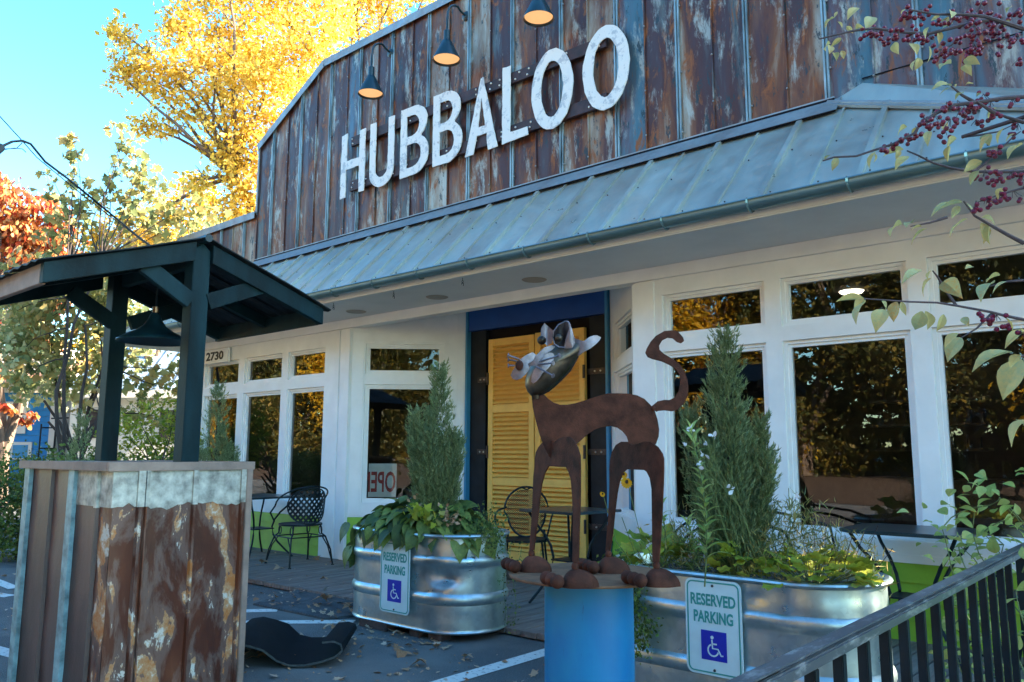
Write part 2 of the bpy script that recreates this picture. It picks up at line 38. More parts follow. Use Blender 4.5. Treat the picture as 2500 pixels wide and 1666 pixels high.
# ---------------------------------------------------------------- material helpers
def mat(name):
    m = bpy.data.materials.new(name); m.use_nodes = True
    return m, m.node_tree, m.node_tree.nodes['Principled BSDF']
def N(t, kind, **kw):
    n = t.nodes.new(kind)
    for k, v in kw.items():
        if k.startswith('_'): setattr(n, k[1:], v)
        else: n.inputs[k].default_value = v
    return n
def ramp(t, fac, stops):
    r = t.nodes.new('ShaderNodeValToRGB'); el = r.color_ramp.elements
    while len(el) < len(stops): el.new(.5)
    for q, (p, c) in zip(el, stops): q.position = p; q.color = (*c, 1)
    t.links.new(fac, r.inputs[0]); return r.outputs[0]
def coords(t, scale=(1, 1, 1), rand=0.0, space='Object'):
    tc = t.nodes.new('ShaderNodeTexCoord'); mp = t.nodes.new('ShaderNodeMapping')
    mp.inputs['Scale'].default_value = scale
    t.links.new(tc.outputs[space], mp.inputs[0])
    if rand:
        oi = t.nodes.new('ShaderNodeObjectInfo'); mu = N(t, 'ShaderNodeMath', _operation='MULTIPLY'); mu.inputs[1].default_value = rand
        t.links.new(oi.outputs['Random'], mu.inputs[0]); cb = t.nodes.new('ShaderNodeCombineXYZ')
        for k in range(3): t.links.new(mu.outputs[0], cb.inputs[k])
        t.links.new(cb.outputs[0], mp.inputs['Location'])
    return mp.outputs[0]
def noise(t, vec, scale, detail=5, rough=.6, dist=0):
    n = N(t, 'ShaderNodeTexNoise', Scale=scale, Detail=detail, Roughness=rough, Distortion=dist)
    t.links.new(vec, n.inputs['Vector']); return n.outputs['Fac']
def bump(t, p, hgt, strength=.3, dist=.01):
    b = N(t, 'ShaderNodeBump', Strength=strength, Distance=dist)
    t.links.new(hgt, b.inputs['Height']); t.links.new(b.outputs[0], p.inputs['Normal']); return b
def mix(t, fac, a, b, mode='MIX'):
    n = t.nodes.new('ShaderNodeMix'); n.data_type = 'RGBA'; n.blend_type = mode
    for s, v in ((0, fac), (6, a), (7, b)):
        if isinstance(v, (int, float)): n.inputs[s].default_value = v
        elif isinstance(v, tuple): n.inputs[s].default_value = (*v, 1)
        else: t.links.new(v, n.inputs[s])
    return n.outputs[2]
def paint(name, c, rough=.5, var=.12, scale=6, metal=0.0, bmp=.08, bs=60, streak=False, spec=.5):
    m, t, p = mat(name)
    v = coords(t, (1, 1, .25) if streak else (1, 1, 1), 3.0)
    n = noise(t, v, scale, 6)
    dk = tuple(x*(1-var*1.6) for x in c); lt = tuple(min(1, x*(1+var)) for x in c)
    t.links.new(ramp(t, n, [(.3, dk), (.7, lt)]), p.inputs['Base Color'])
    p.inputs['Roughness'].default_value = rough; p.inputs['Metallic'].default_value = metal
    p.inputs['Specular IOR Level'].default_value = spec
    if bmp: bump(t, p, noise(t, coords(t), bs, 4), bmp, .004)
    return m
def rusty(name, seed, galv=.5, ramp1=None, rough=.42, metal=.35):
    """old galvanised sheet: rust film in long vertical streaks over grey zinc, flaking pale patches"""
    m, t, p = mat(name)
    v = coords(t, (1, 1, .16), 37.0); v2 = coords(t, (1, 1, .28), 91.0)
    n0 = noise(t, v, 3.2 + seed*.1, 8, .62, .4)
    oi = t.nodes.new('ShaderNodeObjectInfo'); sh = N(t, 'ShaderNodeMath', _operation='MULTIPLY_ADD'); sh.inputs[1].default_value = .22; sh.inputs[2].default_value = -.075
    t.links.new(oi.outputs['Random'], sh.inputs[0]); ad = N(t, 'ShaderNodeMath', _operation='ADD'); t.links.new(n0, ad.inputs[0]); t.links.new(sh.outputs[0], ad.inputs[1]); n1 = ad.outputs[0]
    base = ramp(t, n1, ramp1 or [(.24, (.04, .075, .085)), (.33, (.11, .11, .10)), (.40, (.070, .034, .034)), (.50, (.085, .028, .022)), (.59, (.20, .068, .026)), (.68, (.32, .23, .155)), (.80, (.50, .47, .39))])
    n2 = noise(t, v2, 9, 8, .7, .8)
    c = mix(t, ramp(t, n2, [(.55, (0, 0, 0)), (.63, (1, 1, 1))]), base, (.30, .095, .028))
    n3 = noise(t, v2, 5.5, 10, .72, .3)
    c = mix(t, ramp(t, n3, [(.54, (0, 0, 0)), (.60, (.5, .5, .5)), (.62, (.9, .9, .9))]), c, (.42, .40, .33))
    n4 = noise(t, coords(t, (1, 1, .3), 53.0), 14, 9, .75)
    c = mix(t, ramp(t, n4, [(.575, (0, 0, 0)), (.60, (.9, .9, .9))]), c, (.025, .045, .05))
    t.links.new(c, p.inputs['Base Color'])
    p.inputs['Metallic'].default_value = metal
    t.links.new(ramp(t, n2, [(.3, (rough-.1,)*3), (.7, (rough+.25,)*3)]), p.inputs['Roughness'])
    bump(t, p, noise(t, coords(t, (1, 1, .6), 10), 22, 8, .7), .35, .004)
    return m
def leafmat(name, cols, trans=.45, rough=.5, sc=1.2):
    m = bpy.data.materials.new(name); m.use_nodes = True; t = m.node_tree; t.nodes.clear()
    out = t.nodes.new('ShaderNodeOutputMaterial')
    g = t.nodes.new('ShaderNodeNewGeometry'); n = noise(t, coords(t), sc, 3)
    ma = N(t, 'ShaderNodeMath', _operation='MULTIPLY_ADD'); ma.inputs[1].default_value = .62; ma.inputs[2].default_value = -.12
    oi = t.nodes.new('ShaderNodeObjectInfo'); s2 = N(t, 'ShaderNodeMath', _operation='ADD'); fr_ = N(t, 'ShaderNodeMath', _operation='FRACT')
    t.links.new(g.outputs['Random Per Island'], s2.inputs[0]); t.links.new(oi.outputs['Random'], s2.inputs[1]); t.links.new(s2.outputs[0], fr_.inputs[0])
    t.links.new(fr_.outputs[0], ma.inputs[0])
    ad = N(t, 'ShaderNodeMath', _operation='ADD'); t.links.new(ma.outputs[0], ad.inputs[0]); 
    m2 = N(t, 'ShaderNodeMath', _operation='MULTIPLY'); m2.inputs[1].default_value = .62; t.links.new(n, m2.inputs[0]); t.links.new(m2.outputs[0], ad.inputs[1])
    k = len(cols); c = ramp(t, ad.outputs[0], [(.1 + .8*i/(k-1), q) for i, q in enumerate(cols)])
    d = t.nodes.new('ShaderNodeBsdfPrincipled'); d.inputs['Roughness'].default_value = rough; d.inputs['Specular IOR Level'].default_value = .3
    tr = t.nodes.new('ShaderNodeBsdfTranslucent'); ms = t.nodes.new('ShaderNodeMixShader'); ms.inputs[0].default_value = trans
    t.links.new(c, d.inputs['Base Color']); t.links.new(c, tr.inputs['Color'])
    t.links.new(d.outputs[0], ms.inputs[1]); t.links.new(tr.outputs[0], ms.inputs[2]); t.links.new(ms.outputs[0], out.inputs[0])
    return m
# ---------------------------------------------------------------- mesh helpers
class MB:
    def __init__(s): s.v = []; s.f = []; s.m = []
    def add(s, vs, fs, mi=0):
        o = len(s.v); s.v += [tuple(map(float, q)) for q in vs]; s.f += [tuple(i+o for i in f) for f in fs]; s.m += [mi]*len(fs); return s
    def box(s, x0, x1, y0, y1, z0, z1, mi=0):
        vs = [(x, y, z) for x in (x0, x1) for y in (y0, y1) for z in (z0, z1)]
        return s.add(vs, [(0, 1, 3, 2), (4, 6, 7, 5), (0, 4, 5, 1), (2, 3, 7, 6), (0, 2, 6, 4), (1, 5, 7, 3)], mi)
    def beam(s, a, b, wd, ht, up=(0, 0, 1), mi=0):
        a = Vector(a); b = Vector(b); d = (b-a).normalized(); up = Vector(up)
        sx = d.cross(up).normalized()*wd/2; sz = sx.cross(d).normalized()*ht/2
        vs = [p + i*sx + j*sz for p in (a, b) for i, j in ((-1, -1), (1, -1), (1, 1), (-1, 1))]
        return s.add(vs, [(3, 2, 1, 0), (4, 5, 6, 7), (0, 1, 5, 4), (1, 2, 6, 5), (2, 3, 7, 6), (3, 0, 4, 7)], mi)
    def tube(s, pts, r, n=8, mi=0, cap=True):
        pts = [Vector(p) for p in pts]; k = len(pts); rs = r if isinstance(r, (list, tuple)) else [r]*k
        vs = []; ref = None
        for i, p in enumerate(pts):
            d = (pts[min(i+1, k-1)] - pts[max(i-1, 0)]).normalized()
            if ref is None: ref = Vector((0, 0, 1)) if abs(d.z) < .9 else Vector((1, 0, 0))
            a = d.cross(ref)
            if a.length < 1e-4: a = d.orthogonal()
            a.normalize(); b = d.cross(a); ref = -b if False else ref
            for j in range(n):
                t = 2*math.pi*j/n; vs.append(p + (a*math.cos(t) + b*math.sin(t))*rs[i])
        fs = [(i*n+j, i*n+(j+1) % n, (i+1)*n+(j+1) % n, (i+1)*n+j) for i in range(k-1) for j in range(n)]
        if cap: fs += [tuple(range(n))[::-1], tuple(range((k-1)*n, k*n))]
        return s.add(vs, fs, mi)
    def lathe(s, c, prof, n=32, mi=0, axis=None):
        vs = []; c = Vector(c); q = Matrix.Identity(3) if axis is None else Vector(axis).to_track_quat('Z', 'Y').to_matrix()
        for r, z in prof:
            for j in range(n):
                t = 2*math.pi*j/n; vs.append(c + q @ Vector((r*math.cos(t), r*math.sin(t), z)))
        fs = [(i*n+j, i*n+(j+1) % n, (i+1)*n+(j+1) % n, (i+1)*n+j) for i in range(len(prof)-1) for j in range(n)]
        return s.add(vs, fs, mi)
    def ball(s, c, r, n=12, mi=0, sc=(1, 1, 1), rot=None):
        prof = [(math.sin(math.pi*i/n), -math.cos(math.pi*i/n)) for i in range(n+1)]
        vs = []; c = Vector(c)
        for a, z in prof:
            for j in range(n*2):
                t = math.pi*j/n; q = Vector((a*math.cos(t)*sc[0], a*math.sin(t)*sc[1], z*sc[2]))*r
                vs.append(c + (rot @ q if rot else q))
        k = n*2
        return s.add(vs, [(i*k+j, i*k+(j+1) % k, (i+1)*k+(j+1) % k, (i+1)*k+j) for i in range(n) for j in range(k)], mi)
    def plate(s, pts, fn, thick, mi=0):
        """closed outline pts (u,z) swept through thickness; fn(u,z,d)->world"""
        k = len(pts); vs = [fn(u, z, 0) for u, z in pts] + [fn(u, z, thick) for u, z in pts]
        return s.add(vs, [tuple(range(k))[::-1], tuple(range(k, 2*k))] + [(i, (i+1) % k, k+(i+1) % k, k+i) for i in range(k)], mi)
    def mesh(s, name, mats, smooth=False, bevel=0):
        me = bpy.data.meshes.new(name); me.from_pydata(s.v, [], s.f)
        for q in (mats if isinstance(mats, (list, tuple)) else [mats]): me.materials.append(q)
        me.polygons.foreach_set('material_index', s.m); 
        b = bmesh.new(); b.from_mesh(me); bmesh.ops.remove_doubles(b, verts=b.verts, dist=1e-5); bmesh.ops.recalc_face_normals(b, faces=b.faces)
        if bevel:
            ed = [q for q in b.edges if len(q.link_faces) == 2 and q.calc_face_angle(0) > .6]
            bmesh.ops.bevel(b, geom=ed, offset=bevel, segments=2, affect='EDGES', clamp_overlap=True)
        b.to_mesh(me); b.free()
        if smooth:
            me.polygons.foreach_set('use_smooth', [True]*len(me.polygons))
            try: me.set_sharp_from_angle(angle=math.radians(38))
            except Exception: pass
        return me
def link(name, me, parent=None, label=None, cat=None, group=None, kind=None, loc=None):
    o = bpy.data.objects.new(name, me); COL.objects.link(o)
    if parent is not None:
        o.parent = parent
        if loc is None: o.matrix_parent_inverse = Matrix.Translation(-absloc(parent))
    if loc is not None: o.location = loc
    if label: o['label'] = label
    if cat: o['category'] = cat
    if group: o['group'] = group
    if kind: o['kind'] = kind
    return o
def absloc(o):
    """parents are Empties with pure translation, or meshes left at the origin of their parent"""
    v = Vector(o.location) if o.type == 'EMPTY' else Vector((0, 0, 0))
    return v
def thing(name, label, cat, loc=(0, 0, 0), group=None):
    return link(name, None, None, label, cat, group, loc=loc)
def part(name, mb, m, parent, smooth=False, bevel=0, label=None, kind=None):
    return link(name, mb.mesh(name, m, smooth, bevel), parent, label, kind=kind)
def sub(name, mb, m, parent, smooth=False, bevel=0):
    """sub-part: its parent is a mesh part that sits at its own parent's frame; keep world coordinates"""
    o = bpy.data.objects.new(name, mb.mesh(name, m, smooth, bevel)); COL.objects.link(o); o.parent = parent; return o
def solo(name, mb, m, label, cat, group=None, smooth=False, bevel=0, kind=None):
    return link(name, mb.mesh(name, m, smooth, bevel), None, label, cat, group, kind)
def copytree(o, parent=None):
    c = o.copy(); COL.objects.link(c); c.parent = parent
    for ch in o.children: copytree(ch, c)
    return c
def rotmats(n, up=None, spread=1.0, rng=npr):
    """random rotations; with up, the leaf's y axis leans towards up"""
    y = rng.normal(size=(n, 3)); y /= np.linalg.norm(y, axis=1)[:, None]
    if up is not None:
        y = np.asarray(up)*1.0 + y*spread; y /= np.linalg.norm(y, axis=1)[:, None]
    r = rng.normal(size=(n, 3)); x = np.cross(y, r); x /= np.linalg.norm(x, axis=1)[:, None] + 1e-9
    z = np.cross(x, y); return np.stack([x, y, z], 2)
LEAF = (np.array([(0, 0, 0), (-.3, .45, .1), (0, 1, 0), (.3, .45, .1)], float), [(0, 2, 1), (0, 3, 2)])
def star():
    pts = [(0, -.1), (.16, .05), (.5, .0), (.36, .22), (.62, .48), (.3, .46), (.24, .62), (0, 1.0), (-.24, .62), (-.3, .46), (-.62, .48), (-.36, .22), (-.5, 0), (-.16, .05)]
    v = np.array([(x, y, .12*abs(x)) for x, y in pts] + [(0, .3, -.03)], float)
    return v, [(14, i, (i+1) % 14) for i in range(14)]
MAPLE = star()
OVAL = (np.array([(0, 0, 0), (-.22, .2, .06), (-.32, .5, .09), (-.2, .8, .03), (0, 1, -.06), (.2, .8, .03), (.32, .5, .09), (.22, .2, .06), (0, .5, 0)], float),
        [(8, 1, 0), (8, 2, 1), (8, 3, 2), (8, 4, 3), (8, 5, 4), (8, 6, 5), (8, 7, 6), (8, 0, 7)])
BLADE = (np.array([(0, 0, 0), (-.055, .3, .02), (0, 1, -.1), (.055, .3, .02)], float), [(0, 2, 1), (0, 3, 2)])
SPRIG = (np.array([(-.12, 0, 0), (0, 1, 0), (.12, 0, 0), (0, 0, -.12), (0, 1.0, 0.01), (0, 0, .12)], float), [(0, 2, 1), (3, 5, 4)])
def cloudmesh(name, P, size, tmpl, m, up=None, spread=1.0, R=None):
    P = np.asarray(P, float); n = len(P); tv, tf = tmpl; k = len(tv)
    if R is None: R = rotmats(n, up, spread)
    sz = np.broadcast_to(np.asarray(size, float), (n,)) if np.ndim(size) else npr.uniform(size*.45, size*1.3, n)
    V = np.einsum('nij,kj->nki', R, tv)*sz[:, None, None] + P[:, None, :]
    F = (np.array(tf)[None] + (np.arange(n)*k)[:, None, None]).reshape(-1, 3)
    me = bpy.data.meshes.new(name); me.vertices.add(n*k); me.vertices.foreach_set('co', V.reshape(-1).astype(np.float32))
    me.loops.add(F.size); me.loops.foreach_set('vertex_index', F.reshape(-1).astype(np.int32))
    me.polygons.add(len(F)); me.polygons.foreach_set('loop_start', np.arange(0, F.size, 3, dtype=np.int32))
    try: me.polygons.foreach_set('loop_total', np.full(len(F), 3, dtype=np.int32))
    except Exception: pass
    me.materials.append(m); me.update(calc_edges=True); return me
def lobepts(lobes, dens, sub_=9, tight=.34):
    """leaves gathered in small clumps spread through each lobe, so gaps stay open between clumps"""
    out = []
    for x, y, z, r in lobes:
        k = max(4, int(sub_*(r/.4)**1.3)); c = npr.normal(size=(k, 3)); c /= np.linalg.norm(c, axis=1)[:, None]
        c *= (npr.uniform(.15, 1, (k, 1))**.6)*r; n = int(dens*r**2/k) + 3
        p = c[:, None, :] + npr.normal(size=(k, n, 3))*r*tight*np.array([1, 1, .7]); out.append(p.reshape(-1, 3) + np.array([x, y, z]))
    return np.concatenate(out)
def curve_mesh(name, outs, fn, thick, m):
    """filled 2D outlines (with holes) -> solid mesh; fn maps (u,v,d) to world"""
    cu = bpy.data.curves.new(name, 'CURVE'); cu.dimensions = '2D'; cu.fill_mode = 'BOTH'; cu.extrude = thick/2
    for pts in outs:
        sp = cu.splines.new('POLY'); sp.points.add(len(pts)-1); sp.use_cyclic_u = True
        for q, (u, v) in zip(sp.points, pts): q.co = (u, v, 0, 1)
    return bake_curve(name, cu, fn, m)
def bake_curve(name, cu, fn, m):
    o = bpy.data.objects.new(name, cu); COL.objects.link(o); bpy.context.view_layer.update()
    dg = bpy.context.evaluated_depsgraph_get(); me = bpy.data.meshes.new_from_object(o.evaluated_get(dg))
    bpy.data.objects.remove(o); me.materials.clear(); me.materials.append(m)
    for v in me.vertices: v.co = Vector(fn(*v.co))
    b = bmesh.new(); b.from_mesh(me); bmesh.ops.recalc_face_normals(b, faces=b.faces); b.to_mesh(me); b.free()
    return me
def text_mesh(name, s, height, width, fn, m, thick=.002, bold=.0):
    """lettering fitted into width x height, lower left corner at (0,0)"""
    cu = bpy.data.curves.new(name, 'FONT'); cu.body = s; cu.extrude = thick/2; cu.offset = bold; cu.resolution_u = 3
    o = bpy.data.objects.new(name, cu); COL.objects.link(o); bpy.context.view_layer.update()
    dg = bpy.context.evaluated_depsgraph_get(); me = bpy.data.meshes.new_from_object(o.evaluated_get(dg)); bpy.data.objects.remove(o)
    co = np.array([v.co[:] for v in me.vertices]); lo = co.min(0); hi = co.max(0)
    me.materials.clear(); me.materials.append(m)
    for v in me.vertices:
        v.co = Vector(fn((v.co.x-lo[0])/(hi[0]-lo[0])*width, (v.co.y-lo[1])/(hi[1]-lo[1])*height, v.co.z))
    b = bmesh.new(); b.from_mesh(me); bmesh.ops.recalc_face_normals(b, faces=b.faces); b.to_mesh(me); b.free()
    return me
def arc(cx, cy, r, a0, a1, n, ry=None):
    ry = ry or r
    return [(cx + r*math.cos(math.radians(a0+(a1-a0)*i/n)), cy + ry*math.sin(math.radians(a0+(a1-a0)*i/n))) for i in range(n+1)]
def stroke(pts, w_):
    """thick polyline outline"""
    L = []; Rr = []
    for i, p in enumerate(pts):
        a = Vector(pts[max(i-1, 0)]); b = Vector(pts[min(i+1, len(pts)-1)]); d = (b-a).normalized(); n = Vector((-d.y, d.x))*w_/2
        L.append((p[0]+n.x, p[1]+n.y)); Rr.append((p[0]-n.x, p[1]-n.y))
    return L + Rr[::-1]
# ---------------------------------------------------------------- materials
M = {}
M['white'] = paint('white_paint', (.86, .86, .85), .45, .05, 3, bmp=.05, bs=30)
M['soffit'] = paint('soffit_paint', (.76, .75, .73), .55, .04, 3, bmp=.03)
M['green'] = paint('green_siding_paint', (.25, .46, .03), .5, .1, 5, bmp=.1)
M['blue'] = paint('blue_paint', (.003, .075, .30), .5, .1, 4)
M['ltblue'] = paint('light_blue_trim_paint', (.05, .26, .45), .5, .1, 4)
M['black'] = paint('black_door_paint', (.006, .004, .006), .5, .3, 5, spec=.15)
M['dkpanel'] = paint('dark_slate_door_paint', (.012, .017, .022), .5, .3, 5, spec=.25)
M['yellow'] = paint('yellow_shutter_paint', (.98, .55, .12), .5, .07, 8, bmp=.15, bs=90)
M['iron'] = paint('black_wrought_iron', (.006, .014, .020), .45, .3, 12, metal=.0, spec=.25)
M['dkmetal'] = paint('dark_teal_enamel', (.006, .028, .038), .35, .2, 8)
M['gutter'] = paint('grey_green_gutter', (.18, .29, .31), .30, .12, 3, metal=.6, bmp=.02)
M['hinge'] = paint('brown_hinge_steel', (.06, .05, .05), .4, .3, 20, metal=.5)
M['bolt'] = paint('bright_bolt_steel', (.75, .74, .72), .3, .1, 30, metal=.6)
M['rust'] = paint('brown_rust_plate', (.078, .026, .015), .75, .45, 14, metal=.0, spec=.2, bmp=.5, bs=160)
M['earin'] = paint('dark_inside_steel', (.018, .010, .012), .5, .4, 14, metal=.3)
M['rustdisc'] = paint('tan_rusty_plate', (.20, .095, .045), .8, .3, 12, metal=.05, bmp=.4, bs=90)
M['steelplate'] = paint('scratched_grey_steel', (.20, .175, .20), .42, .3, 18, metal=.65, bmp=.3, bs=80)
M['olivesteel'] = paint('tarnished_olive_steel', (.085, .065, .048), .36, .6, 9, metal=.7, bmp=.35, bs=40)
M['wooddk'] = paint('dark_green_stained_wood', (.005, .024, .030), .6, .4, 6, streak=True, bmp=.3, bs=70, spec=.15)
M['woodtan'] = paint('weathered_tan_wood', (.27, .19, .15), .7, .2, 8, bmp=.4, bs=60)
M['rail'] = paint('brown_sign_rail', (.05, .020, .019), .6, .4, 7, bmp=.3)
M['rubber'] = paint('black_rubber', (.002, .005, .008), .8, .3, 10, bmp=.25, bs=250, spec=.15)
M['rubberedge'] = paint('grey_mat_underside', (.05, .06, .06), .9, .3, 60, bmp=.6, bs=200)
M['brick'] = paint('dark_brick_block', (.07, .04, .035), .85, .3, 20, bmp=.5)
M['soil'] = paint('potting_soil', (.03, .02, .013), .95, .4, 40, bmp=1, bs=80)
M['signwhite'] = paint('sign_white', (.60, .74, .76), .35, .05, 10, bmp=0)
M['signgreen'] = paint('sign_green', (.03, .30, .27), .4, .1, 10, bmp=0)
M['signblue'] = paint('sign_blue', (.004, .02, .40), .4, .1, 10, bmp=0)
M['ink'] = paint('black_ink', (.015, .015, .018), .5, .1, 10, bmp=0)
M['tabletop'] = paint('teal_black_table_enamel', (.012, .035, .045), .3, .2, 12, bmp=0)
M['strip'] = paint('verdigris_zinc_strip', (.20, .32, .34), .5, .35, 14, streak=False, bmp=.2)
M['redpen'] = paint('red_marker', (.45, .05, .04), .6, .3, 30, bmp=0)
M['card'] = paint('white_card', (.75, .73, .68), .7, .1, 10, bmp=0)
M['brass'] = paint('brass', (.45, .25, .13), .3, .2, 10, metal=.9)
M['wire'] = paint('black_cable', (.003, .008, .014), .8, .1, 10, bmp=0, spec=.05)
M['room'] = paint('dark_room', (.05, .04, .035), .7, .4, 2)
M['bark'] = paint('grey_brown_bark', (.16, .11, .08), .9, .35, 10, streak=True, bmp=.8, bs=40)
M['barkdk'] = paint('dark_bark', (.05, .035, .03), .9, .35, 10, streak=True, bmp=.8, bs=40)
M['twig'] = paint('purple_brown_twig', (.075, .05, .055), .7, .3, 40, bmp=.3)
M['berry'] = paint('dark_red_berry', (.17, .012, .035), .25, .35, 60, bmp=0)
M['darkzinc'] = paint('dark_teal_sheet_underside', (.018, .026, .030), .6, .5, 10, bmp=.3, spec=.2)
M['sheet'] = rusty('rusted_roofing_sheet', 0); M['sheet2'] = rusty('blue_grey_weathered_sheet', 1, ramp1=[(.28, (.03, .085, .11)), (.42, (.07, .15, .18)), (.52, (.10, .095, .11)), (.60, (.13, .06, .055)), (.70, (.22, .26, .27)), (.84, (.40, .45, .44))]); M['ribgalv'] = paint('teal_grey_galvanised_rib', (.27, .35, .36), .45, .5, 9, metal=.4, streak=True, bmp=.2)
M['boxsheet'] = rusty('rusted_counter_sheet', 1, rough=.4, metal=.3, ramp1=[(.28, (.055, .03, .028)), (.45, (.10, .038, .024)), (.58, (.14, .05, .026)), (.66, (.22, .12, .08)), (.74, (.30, .28, .25))])
def flaky():
    m, t, p = mat('flaking_brown_rust_sheet'); v = coords(t, (1, 1, .42), 17.0); v2 = coords(t, (1, 1, 1), 5.0)
    c = ramp(t, noise(t, coords(t, (1, 1, .3), 17.0), 5, 7), [(.3, (.045, .014, .010)), (.55, (.095, .027, .014)), (.75, (.16, .050, .022))])
    n = noise(t, v, 5.6, 10, .64, .5); pc_ = ramp(t, noise(t, v2, 11, 9, .7), [(.40, (.38, .13, .03)), (.52, (.42, .24, .12)), (.60, (.55, .52, .45)), (.75, (.34, .33, .34))])
    c = mix(t, ramp(t, n, [(.47, (0, 0, 0)), (.53, (.3, .3, .3))]), c, (.26, .20, .17))
    c = mix(t, ramp(t, n, [(.560, (0, 0, 0)), (.570, (1, 1, 1))]), c, pc_)
    t.links.new(c, p.inputs['Base Color']); p.inputs['Metallic'].default_value = .15
    t.links.new(ramp(t, n, [(.5, (.33,)*3), (.6, (.7,)*3)]), p.inputs['Roughness']); bump(t, p, n, .5, .01); return m
M['flaky'] = flaky()
M['zinc'] = paint('pale_raw_zinc', (.44, .43, .37), .6, .45, 13, metal=.25, bmp=.2, bs=50)
M['boxgrey'] = paint('purple_grey_rusted_sheet', (.10, .060, .055), .45, .38, 4, metal=.2, streak=True, bmp=.3)
M['letter'] = None
def galv(name, col=(.55, .60, .62), rough=.28, wav=.5, ws=1.3, metal=.85, brown=0, spang=22):
    m, t, p = mat(name)
    v = coords(t, (1, 1, 1), 13.0)
    vo = N(t, 'ShaderNodeTexVoronoi', Scale=spang); t.links.new(v, vo.inputs['Vector'])
    n = noise(t, coords(t, (1, 1, .4), 5), 2.5, 6)
    c = ramp(t, n, [(.3, tuple(x*.72 for x in col)), (.7, col)])
    bwn = t.nodes.new('ShaderNodeRGBToBW'); spn = .10 if spang else 0.0; t.links.new(vo.outputs['Color'], bwn.inputs[0]); c = mix(t, spn, c, bwn.outputs[0], 'OVERLAY')
    if brown: c = mix(t, ramp(t, noise(t, coords(t, (1, .3, .3), 3), 1.6, 6), [(.45, (0, 0, 0)), (.75, (brown,)*3)]), c, (.30, .19, .15))
    t.links.new(c, p.inputs['Base Color']); p.inputs['Metallic'].default_value = metal
    t.links.new(ramp(t, noise(t, v, 7, 5), [(.3, (rough*.75,)*3), (.7, (rough*1.5,)*3)]), p.inputs['Roughness'])
    bump(t, p, noise(t, v, ws, 3, .5), wav, .03)
    return m
M['roof'] = galv('galvanised_awning_sheet', (.58, .60, .52), .36, .10, .8, .6, .60, spang=0)
M['galv'] = galv('galvanised_trim', (.36, .38, .38), .48, .2, 4, .5, .4)
M['tank'] = galv('galvanised_tank', (.50, .60, .63), .30, .14, 1.6, .85, 0, 40)
def letter_mat():
    m, t, p = mat('white_chipped_letter_paint')
    v = coords(t, (1, 1, 1), 20)
    c = mix(t, ramp(t, noise(t, v, 9, 9, .7), [(.53, (0, 0, 0)), (.60, (1, 1, 1))]), (.84, .81, .74), (.52, .53, .53))
    c = mix(t, ramp(t, noise(t, v, 5, 9, .7), [(.62, (0, 0, 0)), (.70, (1, 1, 1))]), c, (.34, .21, .13))
    t.links.new(c, p.inputs['Base Color']); p.inputs['Roughness'].default_value = .55
    bump(t, p, noise(t, v, 25, 8), .3, .003); return m
M['letter'] = letter_mat()
def asphalt():
    m, t, p = mat('asphalt')
    v = coords(t)
    a = noise(t, v, 150, 3, .75); b = noise(t, v, 1.1, 7, .6)
    c = ramp(t, a, [(.35, (.028, .031, .033)), (.55, (.085, .09, .092)), (.68, (.30, .30, .29))])
    c = mix(t, ramp(t, b, [(.42, (0, 0, 0)), (.66, (.75, .75, .75))]), c, (.19, .185, .17))
    t.links.new(c, p.inputs['Base Color']); p.inputs['Roughness'].default_value = .85
    bump(t, p, a, .8, .006); return m
M['asphalt'] = asphalt()
def linepaint():
    m, t, p = mat('worn_white_road_paint')
    v = coords(t)
    c = mix(t, ramp(t, noise(t, v, 28, 8, .75), [(.56, (0, 0, 0)), (.62, (1, 1, 1))]), (.62, .62, .58), (.10, .11, .12))
    t.links.new(c, p.inputs['Base Color']); p.inputs['Roughness'].default_value = .8; return m
M['line'] = linepaint()
def decking():
    m, t, p = mat('weathered_deck_board')
    v = coords(t, (1, .12, 1), 30.0)
    n = noise(t, v, 22, 8, .65)
    c = ramp(t, n, [(.3, (.12, .09, .078)), (.55, (.22, .175, .15)), (.75, (.31, .26, .23))])
    t.links.new(c, p.inputs['Base Color']); p.inputs['Roughness'].default_value = .85; bump(t, p, n, .5, .005); return m
M['deck'] = decking()
M['mat'] = paint('ribbed_grey_rubber_mat', (.075, .08, .085), .85, .3, 12, bmp=.6, bs=150)
def glassmat():
    m = bpy.data.materials.new('window_glass'); m.use_nodes = True; t = m.node_tree; t.nodes.clear()
    out = t.nodes.new('ShaderNodeOutputMaterial'); g = t.nodes.new('ShaderNodeBsdfGlossy'); g.inputs['Roughness'].default_value = .0
    g.inputs['Color'].default_value = (.95, .97, 1, 1)
    tr = t.nodes.new('ShaderNodeBsdfTransparent'); tr.inputs['Color'].default_value = (.75, .8, .8, 1)
    fr = N(t, 'ShaderNodeFresnel', IOR=1.7); ms = t.nodes.new('ShaderNodeMixShader')
    b = N(t, 'ShaderNodeBump', Strength=.12, Distance=.004); t.links.new(noise(t, coords(t, (1, 1, 1), 9), 1.7, 2), b.inputs['Height']); t.links.new(b.outputs[0], g.inputs['Normal'])
    t.links.new(fr.outputs[0], ms.inputs[0]); t.links.new(tr.outputs[0], ms.inputs[1]); t.links.new(g.outputs[0], ms.inputs[2]); t.links.new(ms.outputs[0], out.inputs[0])
    return m
M['glass'] = glassmat()
def emis(name, c, s):
    m, t, p = mat(name); p.inputs['Base Color'].default_value = (*c, 1); p.inputs['Emission Color'].default_value = (*c, 1); p.inputs['Emission Strength'].default_value = s; return m
M['lampglow'] = emis('lit_lamp_interior', (1, .50, .20), .11)
M['ceilglow'] = emis('lit_ceiling_light', (1, .85, .6), 1.2)
M['soffitlamp'] = paint('dull_tan_downlight', (.40, .34, .28), .6, .1, 5, bmp=0)
